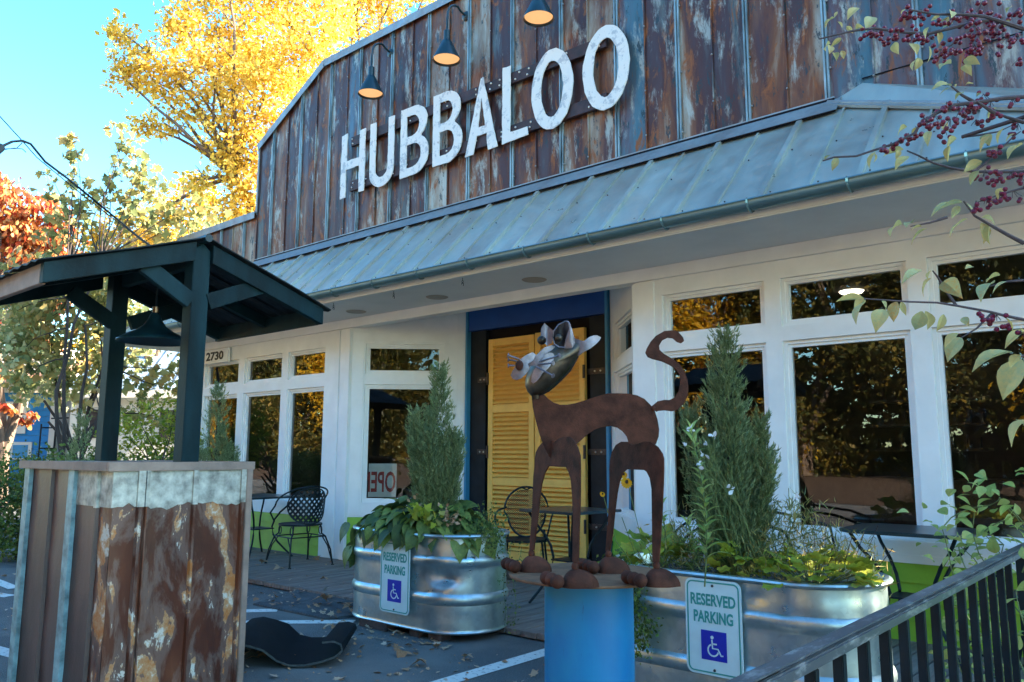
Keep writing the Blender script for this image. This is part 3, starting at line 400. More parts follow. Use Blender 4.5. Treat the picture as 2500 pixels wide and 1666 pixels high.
M['lyellow'] = leafmat('yellow_maple_leaf', [(.34, .20, .02), (.60, .36, .03), (.80, .52, .07), (.88, .68, .18), (.45, .38, .07)], .5)
M['lgold'] = leafmat('golden_leaf', [(.50, .26, .01), (.75, .42, .02), (.6, .5, .06)], .5)
M['lolive'] = leafmat('olive_maple_leaf', [(.08, .12, .06), (.19, .22, .08), (.32, .31, .11), (.46, .35, .12), (.38, .22, .08)], .4)
M['lred'] = leafmat('red_orange_leaf', [(.32, .025, .03), (.46, .08, .03), (.60, .22, .06), (.68, .42, .17), (.42, .04, .04)], .45)
M['llime'] = leafmat('lime_green_leaf', [(.10, .17, .02), (.22, .30, .03), (.42, .44, .06), (.30, .30, .05)], .45)
M['lpale'] = leafmat('pale_sage_leaf', [(.18, .24, .09), (.34, .38, .16), (.50, .50, .26), (.58, .46, .24)], .5)
M['lhedge'] = leafmat('dark_hedge_leaf', [(.035, .06, .015), (.07, .11, .025), (.13, .19, .035), (.18, .22, .05)], .3)
M['lgreen'] = leafmat('dark_tree_leaf', [(.04, .05, .02), (.08, .09, .02), (.18, .14, .03), (.30, .19, .03)], .4, sc=.35)
M['ljun'] = leafmat('blue_green_juniper', [(.08, .11, .045), (.16, .21, .085), (.27, .32, .14), (.40, .43, .22)], .2, sc=5)
M['lcrab'] = leafmat('pale_yellow_green_crabapple_leaf', [(.52, .43, .13), (.60, .50, .19), (.66, .52, .20), (.45, .46, .22), (.60, .34, .10)], .35, sc=9)
M['lbig'] = leafmat('broad_green_leaf', [(.035, .055, .022), (.07, .11, .03), (.14, .19, .045), (.28, .33, .07)], .25, sc=7)
M['lfade'] = leafmat('yellowed_leaf', [(.45, .33, .05), (.55, .30, .06), (.5, .42, .1)], .3, sc=9)
M['lheuch'] = leafmat('chartreuse_lobed_leaf', [(.20, .26, .04), (.38, .42, .05), (.55, .55, .07), (.30, .24, .08)], .35, sc=7)
M['lvine'] = leafmat('pale_vine_leaf', [(.22, .32, .08), (.38, .46, .13), (.5, .55, .2)], .4, sc=7)
M['lstem'] = paint('green_stem', (.14, .18, .06), .7, .3, 20, bmp=0)
M['petalw'] = leafmat('white_petal', [(.8, .8, .8), (.85, .8, .8)], .4)
M['petaly'] = leafmat('yellow_petal', [(.85, .5, .02), (.8, .42, .02)], .3)
M['litter'] = leafmat('dry_brown_leaf', [(.22, .10, .05), (.36, .18, .09), (.48, .30, .18), (.55, .42, .32)], .15, sc=9)
M['bhouse'] = paint('blue_house_paint', (.01, .22, .50), .5, .08, 3)
M['cream'] = paint('cream_trim_paint', (.72, .66, .56), .6, .08, 3)
M['corr'] = paint('grey_corrugated_iron', (.35, .34, .30), .5, .2, 3, metal=.3, streak=True)
M['bluemetal'] = paint('blue_grey_metal_roof', (.30, .42, .52), .35, .1, 2, metal=.4)
M['darkroof'] = paint('brown_porch_roof', (.20, .09, .06), .7, .3, 3)
M['grass'] = paint('rough_verge', (.12, .10, .045), .95, .4, 2, bmp=.5)
M['roadgrey'] = paint('pale_worn_road', (.15, .15, .15), .9, .15, 3)
M['mulch'] = paint('brown_leaf_bank', (.09, .05, .03), .95, .4, 6, bmp=.8, bs=30)
# ---------------------------------------------------------------- ground
mb = MB(); mb.add([(-200, -200, -.02), (200, -200, -.02), (200, 200, -.02), (-200, 200, -.02)], [(0, 1, 2, 3)])
link('ground', mb.mesh('ground', M['grass']), kind='structure')
mb = MB(); mb.add([(-30, -5, 0), (12, -5, 0), (12, 6.2, 0), (-30, 6.2, 0)], [(0, 1, 2, 3)])
lot = link('car_park', mb.mesh('car_park', M['asphalt']), kind='structure')
def line(pts, z=.004):
    m_ = MB(); m_.add([(x, y, z) for x, y in pts], [tuple(range(len(pts)))]); link('painted_line', m_.mesh('painted_line', M['line']), lot)
line([(-3.345, 1.2), (-3.235, 1.2), (-3.235, 4.08), (-3.36, 4.24)])
line([(-5.62, 3.37), (-5.53, 3.30), (-4.90, 3.88), (-4.98, 3.98)])
line([(-6.35, 3.18), (-6.27, 3.11), (-5.70, 3.76), (-5.80, 3.84)])
line([(-12.0, 3.02), (-12.0, 2.90), (-8.45, 2.72), (-8.45, 2.83)])
line([(-9.6, 2.30), (-9.55, 2.19), (-8.0, 2.55), (-8.05, 2.66)])
line([(-8.2, 1.60), (-8.15, 1.49), (-5.3, 1.92), (-5.35, 2.03)])
mb = MB(); mb.add([(-200, -9.5, -.006), (200, -9.5, -.006), (200, -5.2, -.006), (-200, -5.2, -.006)], [(0, 1, 2, 3)])
link('road', mb.mesh('road', M['roadgrey']), kind='structure')
mb = MB(); mb.add([(-200, -9.6, .0), (200, -9.6, .0), (200, -60, 1.6), (-200, -60, 1.6)], [(0, 1, 2, 3)])
link('leaf_covered_bank', mb.mesh('leaf_covered_bank', M['mulch']), kind='structure')
# deck, one board each
dk = thing('deck', 'low weathered grey board deck running along the front of the shop', 'deck'); dk['kind'] = 'structure'; del dk['label']; del dk['category']
bw = .138; nb_ = 0; x = -11.4; base = {}
while x < 2.6:
    front = 4.36 if x > -8.2 else 4.7
    key = front; 
    if key not in base:
        q = MB(); q.box(0, bw-.009, front, 6.80, .012, .05); base[key] = q.mesh('deck_board', M['deck'], bevel=.003)
    o = link('deck_board', base[key], dk, loc=(x, 0, rnd.uniform(-.002, .002))); x += bw
mb = MB(); mb.box(-11.4, 2.6, 4.40, 6.8, .003, .011); part('deck_underlay', mb, M['black'], dk)
# flat ribbed mat on the lot, one ridge after the other
def rib_mat():
    a = Vector((-6.30, 4.35, 0)); b = Vector((-6.09, 3.79, 0)); c = Vector((-5.17, 3.83, 0)); d = Vector((-4.95, 4.34, 0))
    m_ = MB(); n = 26; vs = []
    for i in range(n*2+1):
        t = i/(n*2); z = .014 + (.004 if i % 2 else 0); vs += [b.lerp(c, t) + Vector((0, 0, z)), a.lerp(d, t) + Vector((0, 0, z+.02))]
    m_.add(vs, [(2*i, 2*i+2, 2*i+3, 2*i+1) for i in range(n*2)]); k = len(vs)
    m_.add([b + Vector((0, 0, .001)), b + Vector((0, 0, .014)), c + Vector((0, 0, .014)), c + Vector((0, 0, .001)), d + Vector((0, 0, .034)), d + Vector((0, 0, .001)), a + Vector((0, 0, .001)), a + Vector((0, 0, .034))], [(0, 3, 2, 1), (3, 5, 4, 2), (0, 1, 7, 6)])
    return m_
solo('ramp_mat', rib_mat(), M['mat'], 'flat ribbed grey rubber mat lying against the deck edge, strewn with dry leaves', 'mat')
# ---------------------------------------------------------------- the shop building
YW, YP = 5.82, 5.95
B = thing('shop_building', 'shop with rusted metal parapet, metal awning roof, white window walls and lime green base', 'building', (0, 0, 0))
class Fr:   # wall frame: origin, direction along the wall; d is depth inwards
    def __init__(s, o, d): s.o = Vector((*o, 0)); s.d = Vector((*d, 0)).normalized(); s.n = Vector((-s.d.y, s.d.x, 0))
    def __call__(s, u, z, d=0): return s.o + s.d*u + s.n*d + Vector((0, 0, z))
    def box(s, mb, u0, u1, d0, d1, z0, z1, mi=0):
        vs = [s(u, z, d) for u in (u0, u1) for d in (d0, d1) for z in (z0, z1)]
        mb.add(vs, [(0, 1, 3, 2), (4, 6, 7, 5), (0, 4, 5, 1), (2, 3, 7, 6), (0, 2, 6, 4), (1, 5, 7, 3)], mi)
def wall(fr, u0, u1, z0, z1, holes, th=.12):
    us = sorted({u0, u1, *[a for hh in holes for a in hh[:2]]}); zs = sorted({z0, z1, *[a for hh in holes for a in hh[2:]]})
    m_ = MB(); inh = lambda u, z: any(a < u < b and c < z < d for a, b, c, d in holes)
    for i in range(len(us)-1):
        for j in range(len(zs)-1):
            if not inh((us[i]+us[i+1])/2, (zs[j]+zs[j+1])/2):
                for d in (0, th): m_.add([fr(us[i], zs[j], d), fr(us[i+1], zs[j], d), fr(us[i+1], zs[j+1], d), fr(us[i], zs[j+1], d)], [(0, 1, 2, 3)])
    for a, b, c, d in holes + [(u0, u1, z0, z1)]:
        q = [(a, c), (b, c), (b, d), (a, d)]
        for k in range(4):
            p_, r_ = q[k], q[(k+1) % 4]; m_.add([fr(*p_, 0), fr(*r_, 0), fr(*r_, th), fr(*p_, th)], [(0, 1, 2, 3)])
    return m_
def window(fr, u0, u1, z0, z1):
    """u,z = the glass; sash of two steps round it, pane set back"""
    m_ = MB(); e1 = .048
    for (a, b, d0, d1) in ((.024, e1+.001, .025, .075), (0, .026, .040, .085)):
        fr.box(m_, u0-b, u1+b, d0, d1, z1+a, z1+b); fr.box(m_, u0-b, u1+b, d0, d1, z0-b, z0-a)
        fr.box(m_, u0-b, u0-a, d0, d1, z0-a, z1+a); fr.box(m_, u1+a, u1+b, d0, d1, z0-a, z1+a)
    o = part('window', m_, M['white'], B)
    g = MB(); g.add([fr(u0, z0, .062), fr(u1, z0, .062), fr(u1, z1, .062), fr(u0, z1, .062)], [(0, 1, 2, 3)]); sub('pane', g, M['glass'], o)
def siding(fr, u0, u1, z0=.05, z1=.545, n=4):
    h_ = (z1-z0)/n
    for i in range(n):
        za = z0+i*h_; m_ = MB()
        vs = [fr(u, z, d) for u in (u0, u1) for z, d in ((za, -.016), (za+h_-.002, -.002), (za+h_-.002, .03), (za, .03))]
        m_.add(vs, [(0, 1, 2, 3), (7, 6, 5, 4), (0, 4, 5, 1), (1, 5, 6, 2), (2, 6, 7, 3), (3, 7, 4, 0)]); part('siding_plank', m_, M['green'], B)
fr = Fr((0, YW), (1, 0)); g_ = .05
Rw = [(-3.31+1.017*i, -2.52+1.017*i) for i in range(6)]; Lw = [(-10.84, -10.04), (-9.785, -8.995), (-8.755, -7.965)]
def holes(ws, zs): return [(a-g_, b+g_, c-g_, d+g_) for a, b in ws for c, d in zs]
RZ = [(.745, 2.045), (2.255, 2.525)]; LZ = [(.71, 2.0), (2.222, 2.478)]
part('wall', wall(fr, -3.62, 2.9, .545, 2.9, holes(Rw, RZ)), M['white'], B)
part('wall', wall(fr, -11.2, -7.53, .5, 2.9, holes(Lw, LZ)), M['white'], B)
for a, b in Rw:
    for c, d in RZ: window(fr, a, b, c, d)
for a, b in Lw:
    for c, d in LZ: window(fr, a, b, c, d)
siding(fr, -3.60, 2.9); siding(fr, -11.2, -8.005, .05, .5)
mb = MB(); mb.box(-3.60, 2.9, YW-.02, YW+.02, .545, .60); mb.box(-3.60, 2.9, YW-.012, YW+.02, .60, .69); part('sill_board', mb, M['white'], B, bevel=.003)
mb = MB(); mb.box(-8.0, -7.72, YW-.022, YW+.02, .05, 2.70); part('corner_board', mb, M['white'], B, bevel=.003)
mb = MB(); mb.box(-7.715, -7.56, YW-.012, YW+.02, .05, 2.70); mb.box(-7.60, -7.515, YW-.03, YW+.03, .05, 2.70); part('corner_board', mb, M['white'], B, bevel=.003)
mb = MB(); mb.box(-3.64, -3.43, YW-.022, YW+.02, .05, 2.70); part('corner_board', mb, M['white'], B, bevel=.003)
mb = MB(); mb.box(-11.22, 2.9, YW-.035, YW+.1, 2.715, 2.82); part('frieze_board', mb, M['white'], B, bevel=.003)
mb = MB(); mb.box(-11.3, -11.2, YW, 14, .0, 3.0); mb.box(2.9, 3.0, YW, 14, 0, 2.9); mb.box(-11.3, 14, 13.9, 14, 0, 4.5); mb.box(3.0, 14, 5.95, 6.1, 0, 6.38); part('wall', mb, M['white'], B)
# entrance recess
f1 = Fr((-7.53, YW), (1, 1)); f2 = Fr((-4.54, 6.80), (.92, -.98)); L2 = math.hypot(.92, .98)
part('wall', wall(f1, 0, 1.392, .525, 2.93, [(.175, 1.085, .685, 2.05), (.175, 1.085, 2.17, 2.53)]), M['white'], B)
window(f1, .225, 1.035, .735, 2.0); window(f1, .225, 1.035, 2.22, 2.48)
mb = MB(); f1.box(mb, .03, 1.22, -.012, 0.01, 2.56, 2.66); f1.box(mb, 0.03, .155, -.012, .01, .545, 2.555); f1.box(mb, 1.105, 1.22, -.012, .01, .545, 2.555); f1.box(mb, 1.25, 1.375, -.02, .01, .05, 2.90); part('corner_board', mb, M['white'], B, bevel=.002)
siding(f1, 0.02, 1.25, .05, .525)
part('wall', wall(f2, 0, L2, .525, 2.93, [(.23, 1.14, .685, 2.05), (.23, 1.14, 2.17, 2.53)]), M['white'], B)
window(f2, .28, 1.09, .735, 2.0); window(f2, .28, 1.09, 2.22, 2.48); siding(f2, .02, L2-.02, .05, .525)
mb = MB(); mb.add([(-7.6, 5.93, 2.93), (-3.5, 5.93, 2.93), (-3.5, 7, 2.93), (-7.6, 7, 2.93)], [(0, 1, 2, 3)]); part('recess_ceiling', mb, M['soffit'], B)
# door wall
mb = MB(); mb.box(-6.515, -4.565, 6.76, 6.84, 2.685, 2.925); part('door_fascia', mb, M['blue'], B, label='deep blue board above the door')
mb = MB(); mb.box(-6.545, -6.518, 6.74, 6.86, .05, 2.93); mb.box(-4.563, -4.535, 6.74, 6.86, .05, 2.93); part('door_jamb', mb, M['ltblue'], B)
mb = MB(); mb.box(-6.52, -4.56, 6.86, 6.90, .05, 2.69); part('door_surround', mb, M['black'], B)
for xa, xb in ((-6.515, -6.27), (-4.80, -4.565)):
    mb = MB(); mb.box(xa, xb, 6.80, 6.858, .05, 2.683); part('door_side_panel', mb, M['dkpanel'], B, bevel=.004)
louv = MB(); louv.add([(x, y, z) for x in (0, .53) for y, z in ((-.030, -.012), (-.026, -.018), (.018, .012), (.014, .020))], [(0, 1, 2, 3), (7, 6, 5, 4), (0, 4, 5, 1), (1, 5, 6, 2), (2, 6, 7, 3), (3, 7, 4, 0)])
louvme = louv.mesh('louver', M['yellow'])
for xa, xb, dz in ((-6.19, -5.515, 0), (-5.498, -4.835, .012)):
    y0, y1 = 6.755, 6.80; m_ = MB(); zt = 2.555 + dz
    m_.box(xa, xa+.072, y0, y1, .06, zt); m_.box(xb-.072, xb, y0, y1, .06, zt)
    secs = [(.20, .90), (.985, 1.71), (1.80, 2.475)]
    zs = [.06] + [a for s_ in secs for a in s_] + [zt]
    for i in range(0, len(zs), 2): m_.box(xa+.0725, xb-.0725, y0+.003, y1-.001, zs[i], zs[i+1])
    for zc in (.25, .5, 1.15, 1.4, 2.3):   # little screw strips
        m_.box(xa+.012, xa+.03, y0-.003, y0, zc-.12, zc+.12)
    sh = part('shutter', m_, M['yellow'], B, bevel=.0025, label='yellow louvred shutter closed over the door')
    for a, b in secs:
        n = int((b-a)/.049)
        for i in range(n):
            o = bpy.data.objects.new('louver', louvme); COL.objects.link(o); o.parent = sh; o.location = (xa+.0725, (y0+y1)/2, a + (b-a)*(i+.5)/n)
    bk = MB(); bk.box(xa+.0725, xb-.0725, y1-.006, y1-.001, .2, 2.48); sub('shutter_back', bk, M['yellow'], sh)
for sx, xs in ((-1, -6.19), (1, -4.835)):
    for zc in (.52, 1.27, 2.10):
        m_ = MB(); a, b = (xs-.20, xs-.005) if sx < 0 else (xs+.005, xs+.24)
        m_.box(a, b, 6.788, 6.80, zc-.03, zc+.03); m_.box(xs-.012, xs+.012, 6.735, 6.753, zc-.07, zc+.07)
        hg = part('hinge', m_, M['hinge'], B, bevel=.002)
        q = MB()
        for k in (.25, .55): q.ball((a+(b-a)*(k if sx < 0 else 1-k), 6.785, zc), .010, 5)
        sub('bolt', q, M['bolt'], hg)
# room behind the glass
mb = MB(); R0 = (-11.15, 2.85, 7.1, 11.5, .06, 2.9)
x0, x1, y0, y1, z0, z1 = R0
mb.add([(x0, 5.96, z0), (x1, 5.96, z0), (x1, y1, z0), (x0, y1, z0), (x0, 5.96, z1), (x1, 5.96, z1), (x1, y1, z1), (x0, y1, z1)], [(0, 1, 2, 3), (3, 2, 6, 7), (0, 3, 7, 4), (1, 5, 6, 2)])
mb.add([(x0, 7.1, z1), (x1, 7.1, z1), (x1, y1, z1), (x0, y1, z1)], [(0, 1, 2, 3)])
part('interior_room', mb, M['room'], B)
for k, (x, y) in enumerate([(-2.6, 8.3), (-2.2, 9.6), (-9.0, 8.5)]):
    m_ = MB(); m_.lathe((x, y, 2.88), [(0, 0), (.10, 0), (.12, .02)], 20)
    solo('ceiling_light', m_, M['ceilglow'], ['lit round ceiling light seen through the transom of the second right hand window', 'lit round ceiling light deeper in the room behind the right hand windows', 'lit round ceiling light behind the far left windows'][k], 'ceiling light')
# counter, shelf and card things inside
mb = MB(); mb.box(-3.0, -1.2, 9.6, 10.1, .06, 1.0); 
for z in (1.3, 1.6, 1.9): mb.box(-3.2, -1.9, 10.6, 10.9, z, z+.03)
for i in range(26): 
    xx = -3.15+i*.047; z = (1.33, 1.63, 1.93)[i % 3]; mb.box(xx, xx+.035, 10.65, 10.75, z, z+rnd.uniform(.1, .2))
solo('shelf_unit', mb, M['hinge'], 'dark shelf of bottles and counter dimly seen inside through the right hand windows', 'shelf')
mb = MB(); f1.box(mb, .235, .56, .12, .13, .745, 1.13); oc = thing('open_card', 'white card with red hand lettering reading backwards inside the entrance side window', 'card', (0, 0, 0))
part('card', mb, M['card'], oc)
link('lettering', text_mesh('lettering', 'OPEN', .24, .40, lambda u, v, d: f1(.55-u, .80+v, .117-d), M['redpen'], .003, .02), oc)
# soffit, awning
mb = MB(); mb.add([(-12.15, 5.0, 2.82), (3.0, 5.0, 2.82), (3.0, 5.84, 2.82), (-12.15, 5.84, 2.82), (-12.15, 5.0, 2.93), (3.0, 5.0, 2.93), (3.0, 5.84, 2.93), (-12.15, 5.84, 2.93)], [(0, 1, 2, 3), (4, 5, 6, 7), (0, 1, 5, 4), (0, 3, 7, 4), (1, 2, 6, 5)])
part('soffit', mb, M['soffit'], B)
mb = MB(); mb.box(-12.15, -11.2, 5.84, 8.5, 2.82, 2.93); part('soffit', mb, M['soffit'], B)
for k, x in enumerate((-7.07, -5.77, -4.50)):
    m_ = MB(); m_.lathe((x, 5.52, 2.812), [(0, .004), (.095, .004), (.105, 0), (.115, .006)], 24)
    solo('downlight', m_, M['soffitlamp'], ['round flush downlight in the soffit, nearest the stall roof, leftmost of three', 'round flush downlight in the soffit above the left jamb of the entrance, middle of three', 'round flush downlight in the soffit above the yellow shutters, rightmost of three'][k], 'downlight', 'flush downlights in the soffit')
def topY(x):   # upper end of the awning slope: wall, or one of the two hips
    t = 5.95
    if x < -9.9: t = 5.95 + (x+9.9)*(.94/2.25)
    if x > -1.9: t = 5.95 - (x+1.9)*(.94/1.9)
    return max(5.012, t)
sl_ = lambda y: 2.955 + (y-5.01)
xs = [-12.15, -11.76, -11.44, -11.12, -10.8, -10.48, -10.16, -9.84, -9.52, -9.2, -8.88, -8.55, -8.23, -7.9, -7.58, -7.2, -6.88, -6.54, -6.22, -5.91, -5.60, -5.29, -4.98, -4.67, -4.34, -4.03, -3.71, -3.41, -3.1, -2.78, -2.45, -2.12, -1.8, -1.48, -1.16, -.84, -.52, -.2, 0]
for i in range(len(xs)-1):
    a, b = xs[i], xs[i+1]; m_ = MB(); n = 6; vs = []
    tilt = rnd.uniform(-.004, .004)
    for k in range(n+1):
        for x in (a, b-.001):
            y = 4.985 + (topY(x)-4.985)*k/n; vs.append((x, y, sl_(y)+tilt*math.sin(k*1.3)))
    m_.add(vs, [(2*k, 2*k+1, 2*k+3, 2*k+2) for k in range(n)])
    if i:
        wr = .040 if i % 2 else .016; hr = .032 if i % 2 else .020
        m_.beam((a, 4.985, sl_(4.985)+hr*.5), (a, topY(a), sl_(topY(a))+hr*.5), wr, hr)
    for k in range(3):
        yy = 5.05 + k*(topY(a)-5.1)/2
        if topY(a) > 5.3: m_.ball((a+.05, yy, sl_(yy)+.004), .007, 3, mi=1)
    part('roof_sheet', m_, [M['roof'], M['hinge']], B)
mb = MB(); mb.beam((-9.9, 5.783, sl_(5.783)+.034), (-1.85, 5.783, sl_(5.783)+.034), .012, .012, (0, -.7, .7)); mb.box(-9.9, -1.9, 5.918, 5.93, 3.905, 3.925); part('painted_shadow_strip', mb, M['black'], B)  # black strips put in as the shadow lines below sheets and flashing
mb = MB(); mb.beam((-9.9, 5.86, sl_(5.86)+.038), (-1.85, 5.86, sl_(5.86)+.038), .21, .008, (0, -.7, .7)); mb.box(-9.9, -1.9, 5.925, 5.932, 3.88, 3.94); part('wall_flashing', mb, M['galv'], B)
mb = MB(); a = (-1.95, 5.93, sl_(5.93)+.02); b = (0, 5.01, sl_(5.01)+.02); mb.beam(a, b, .10, .02, (.2, -.6, .75)); mb.tube([(a[0], a[1], a[2]+.012), (b[0], b[1], b[2]+.012)], .017, 8); part('hip_cap', mb, M['galv'], B)
mb = MB(); mb.beam((-12.15, 5.01, sl_(5.01)+.02), (-9.88, 5.93, sl_(5.93)+.02), .12, .02, (-.2, -.6, .75)); part('hip_cap', mb, M['galv'], B)
rs = D['rslope']; mb = MB(); e2 = Vector(rs[0]).lerp(Vector(rs[1]), 1.9)
mb.add([(-1.95, 5.94, 3.895), rs[0], tuple(e2), (.25, 5.01, 2.97), (0, 5.01, 2.965)], [(0, 1, 2, 3, 4)]); part('roof_sheet', mb, M['roof'], B)
mb = MB(); mb.box(-12.15, 3.0, 4.992, 5.01, 2.83, 2.955); part('fascia_board', mb, M['soffit'], B)
# gutter: half round trough, brackets
mb = MB(); pf = arc(0, 0, .062, 180, 360, 10) ; n = len(pf); vs = []
for x in (-12.2, 3.0): vs += [(x, 4.925+u, 2.915+v) for u, v in pf] + [(x, 4.925+u*.94, 2.915+v*.94) for u, v in pf[::-1]]
k = 2*n; mb.add(vs, [(i, (i+1) % k, k+(i+1) % k, k+i) for i in range(k)] + [tuple(range(k)), tuple(range(k, 2*k))]); mb.tube([(-12.2, 4.863, 2.917), (3.0, 4.863, 2.917)], .008, 6)
gt = part('gutter', mb, M['gutter'], B, smooth=True)
x = -12.02 + .0
for i in range(23):
    x = -.87 - .643*(i-4); m_ = MB(); m_.tube([(x, 4.925+u*1.08, 2.915+v*1.08) for u, v in pf] , .008, 5); m_.tube([(x, 4.86, 2.925), (x, 4.985, 2.945)], .006, 5)
    if x > -12.1: sub('gutter_bracket', m_, M['gutter'], gt)
for k, x in enumerate((-6.85, -5.89, -4.95)):
    m_ = MB(); m_.tube([(x, 5.05, 2.82), (x, 5.05, 2.795)], .003, 5); m_.tube([(x+.010*math.sin(t*.7), 5.05, 2.785+.010*math.cos(t*.7)) for t in range(10)], .003, 5)
    m_.tube([(x+.013*math.sin(t*.5), 5.05, 2.752-.014*math.cos(t*.5)+.006) for t in range(1, 10)], .0035, 5)
    solo('hanging_hook', m_, M['iron'], ['small empty black hook under the eave beside the stall roof, leftmost of three', 'small empty black hook under the eave left of the entrance, middle of three', 'small empty black hook under the eave above the entrance, rightmost of three'][k], 'hook', 'plant hooks under the eave')
# parapet of rusted sheets
def ptop(x):
    if x < -9.905: return 4.62
    if x < -8.41: return 5.62 + (x+9.905)*(6.39-5.62)/1.495
    return 6.39
px_ = [-12.15, -11.82, -11.5, -11.18, -10.86, -10.55, -10.22, -9.905, -9.55, -9.22, -8.9, -8.564, -8.263, -7.925, -7.646, -7.318, -7.047, -6.691, -6.404, -6.079, -5.757, -5.45, -5.136, -4.817, -4.494, -4.179, -3.854, -3.547, -3.215, -2.891, -2.585, -2.259, -1.953, -1.614, -1.31, -.98, -.66, -.33, 0, .33, .66, .99, 1.32, 1.65, 1.98, 2.31, 2.64, 3.0]
for i in range(len(px_)-1):
    a, b = px_[i]+.001, px_[i+1]-.001; m_ = MB(); za = ptop(a); zb = ptop(b); zl = 2.95
    ya = YP + rnd.uniform(-.004, .003); pts = [(a, zl), (b, zl), (b, zb)] + ([(-8.41, 6.39)] if a < -8.41 < b else []) + [(a, za)]
    bow = rnd.uniform(.003, .010)   # sheets belly out a little
    nz = 8
    if len(pts) == 4:
        vs = []
        for k in range(nz+1):
            t = k/nz
            for u, yy in ((0, 0), (.5, -bow), (1, 0)): vs.append((a+(b-a)*u, ya+yy+.002*math.sin(k*2.1+i), zl+((za+(zb-za)*u)-zl)*t))
        m_.add(vs, [(3*k+j, 3*k+j+1, 3*k+j+4, 3*k+j+3) for k in range(nz) for j in (0, 1)])
    else: m_.add([(x, ya, z) for x, z in pts], [tuple(range(len(pts)))])
    big = i % 2 == 0
    if big: m_.box(a-.018, a-.004, ya-.026, ya+.002, zl, za, 2); m_.box(a-.003, a+.005, ya-.008, ya+.002, zl, za, 2); m_.box(a+.006, a+.020, ya-.018, ya+.002, zl, za, 2)
    else: m_.box(a-.006, a+.006, ya-.014, ya+.002, zl, za)
    z = zl + 1.05 + rnd.uniform(0, .2)
    while z < za-.1: m_.ball((a+.03 if big else a, ya-.018, z), .009, 4, mi=1); z += rnd.choice([.42, .55, .62])
    part('metal_sheet', m_, [M['sheet2'] if (a > -2.0 or i in (13, 26)) else M['sheet'], M['galv'], M['ribgalv']], B)
def cap(a, b):
    m_ = MB(); m_.beam((a[0], YP+.02, a[1]+.012), (b[0], YP+.02, b[1]+.012), .13, .018); m_.beam((a[0], YP-.045, a[1]-.03), (b[0], YP-.045, b[1]-.03), .008, .10); part('cap_flashing', m_, M['galv'], B)
cap((-12.17, 4.62), (-9.93, 4.62)); cap((-9.93, 5.61), (-8.41, 6.395)); cap((-8.41, 6.395), (3.0, 6.395))
mb = MB(); mb.box(-9.93, -9.90, YP-.03, YP+.1, 4.62, 5.6); mb.box(-12.15, 3.0, YP+.03, YP+.08, 2.94, 4.61); mb.box(-9.88, 3.0, YP+.03, YP+.08, 4.61, 5.6); mb.box(-8.4, 3.0, YP+.03, YP+.08, 5.6, 6.38); mb.box(-11.3, 3.0, 6.05, 14, 4.0, 4.1); part('parapet_back', mb, M['galv'], B)
mb = MB(); mb.beam((-1.7, YP-.012, 4.02), (-.1, YP-.012, 4.02), .006, .008); part('sheet_lap', mb, M['black'], B)
# white notice cut by the top of the frame
mb = MB(); mb.box(-1.68, -1.35, 5.90, 5.91, 4.86, 5.25); solo('notice_board', mb, M['white'], 'pale notice plate on the parapet near the upper right corner, behind the berries', 'notice')
# ---------------------------------------------------------------- the shop sign: each hand cut letter
SG = thing('shop_sign', 'eight tall white hand cut metal letters bolted on two brown rails across the rusted parapet', 'sign', (-5.8, 5.9, 4.8))
for z0, z1 in ((5.03, 5.15), (4.45, 4.58)):
    for a, b in ((-7.74, -5.9), (-5.895, -3.93)):
        m_ = MB(); m_.box(a, b, 5.885, 5.925, z0, z1); part('rail', m_, M['rail'], SG, bevel=.003)
jit = random.Random(5)
def J(p, a=.004): return [(u+jit.uniform(-a, a), v+jit.uniform(-a, a)) for u, v in p]
def refine(p, st=.05):
    o = []
    for i, q in enumerate(p):
        r_ = p[(i+1) % len(p)]; n = max(1, int(math.hypot(r_[0]-q[0], r_[1]-q[1])/st))
        o += [(q[0]+(r_[0]-q[0])*k/n, q[1]+(r_[1]-q[1])*k/n) for k in range(n)]
    return o
Hh = .83
def ltr(ch, w):
    s = .106
    if ch == 'H': return [[(0, 0), (s, 0), (s, .36), (w-s, .36), (w-s, .02), (w, .02), (w, Hh-.02), (w-s, Hh-.03), (w-s, .47), (s+.005, .47), (s+.01, Hh), (.01, Hh-.01)]]
    if ch == 'U': return [[(0, Hh)] + [(0, .2)] + arc(w/2, .2, w/2, 180, 360, 12, .2) + [(w, Hh), (w-s, Hh), (w-s, .24)] + arc(w/2, .24, w/2-s, 360, 180, 10, .12) + [(s, Hh)]]
    if ch == 'L': return [[(0, 0), (w, .01), (w-.01, .10), (s, .105), (s+.005, Hh-.01), (0, Hh)]]
    if ch == 'A': return [[(0, 0), (.12, .0), (.165, .19), (w-.155, .19), (w-.135, 0), (w, .0), (w*.54, Hh), (w*.47, Hh-.01)], [(.185, .28), (w*.5, .60), (w-.175, .28)]]
    if ch == 'B':
        up = [(0, 0), (w*.5, 0)] + arc(w*.5, .235, w*.5, -90, 62, 12, .235) + arc(w*.44, .625, w*.5, -52, 90, 12, .205) + [(0, Hh)]
        h1 = [(s, .10), (w*.48, .10)] + arc(w*.48, .24, w*.26, -90, 90, 8, .14) + [(s, .38)]
        h2 = [(s, .475), (w*.42, .475)] + arc(w*.42, .60, w*.25, -90, 90, 8, .125) + [(s, .725)]
        return [up, h1, h2]
    if ch == 'O': return [arc(w/2, Hh/2, w/2, 0, 352, 36, Hh/2), arc(w/2, Hh/2, w/2-.118, 0, 350, 30, Hh/2-.125)]
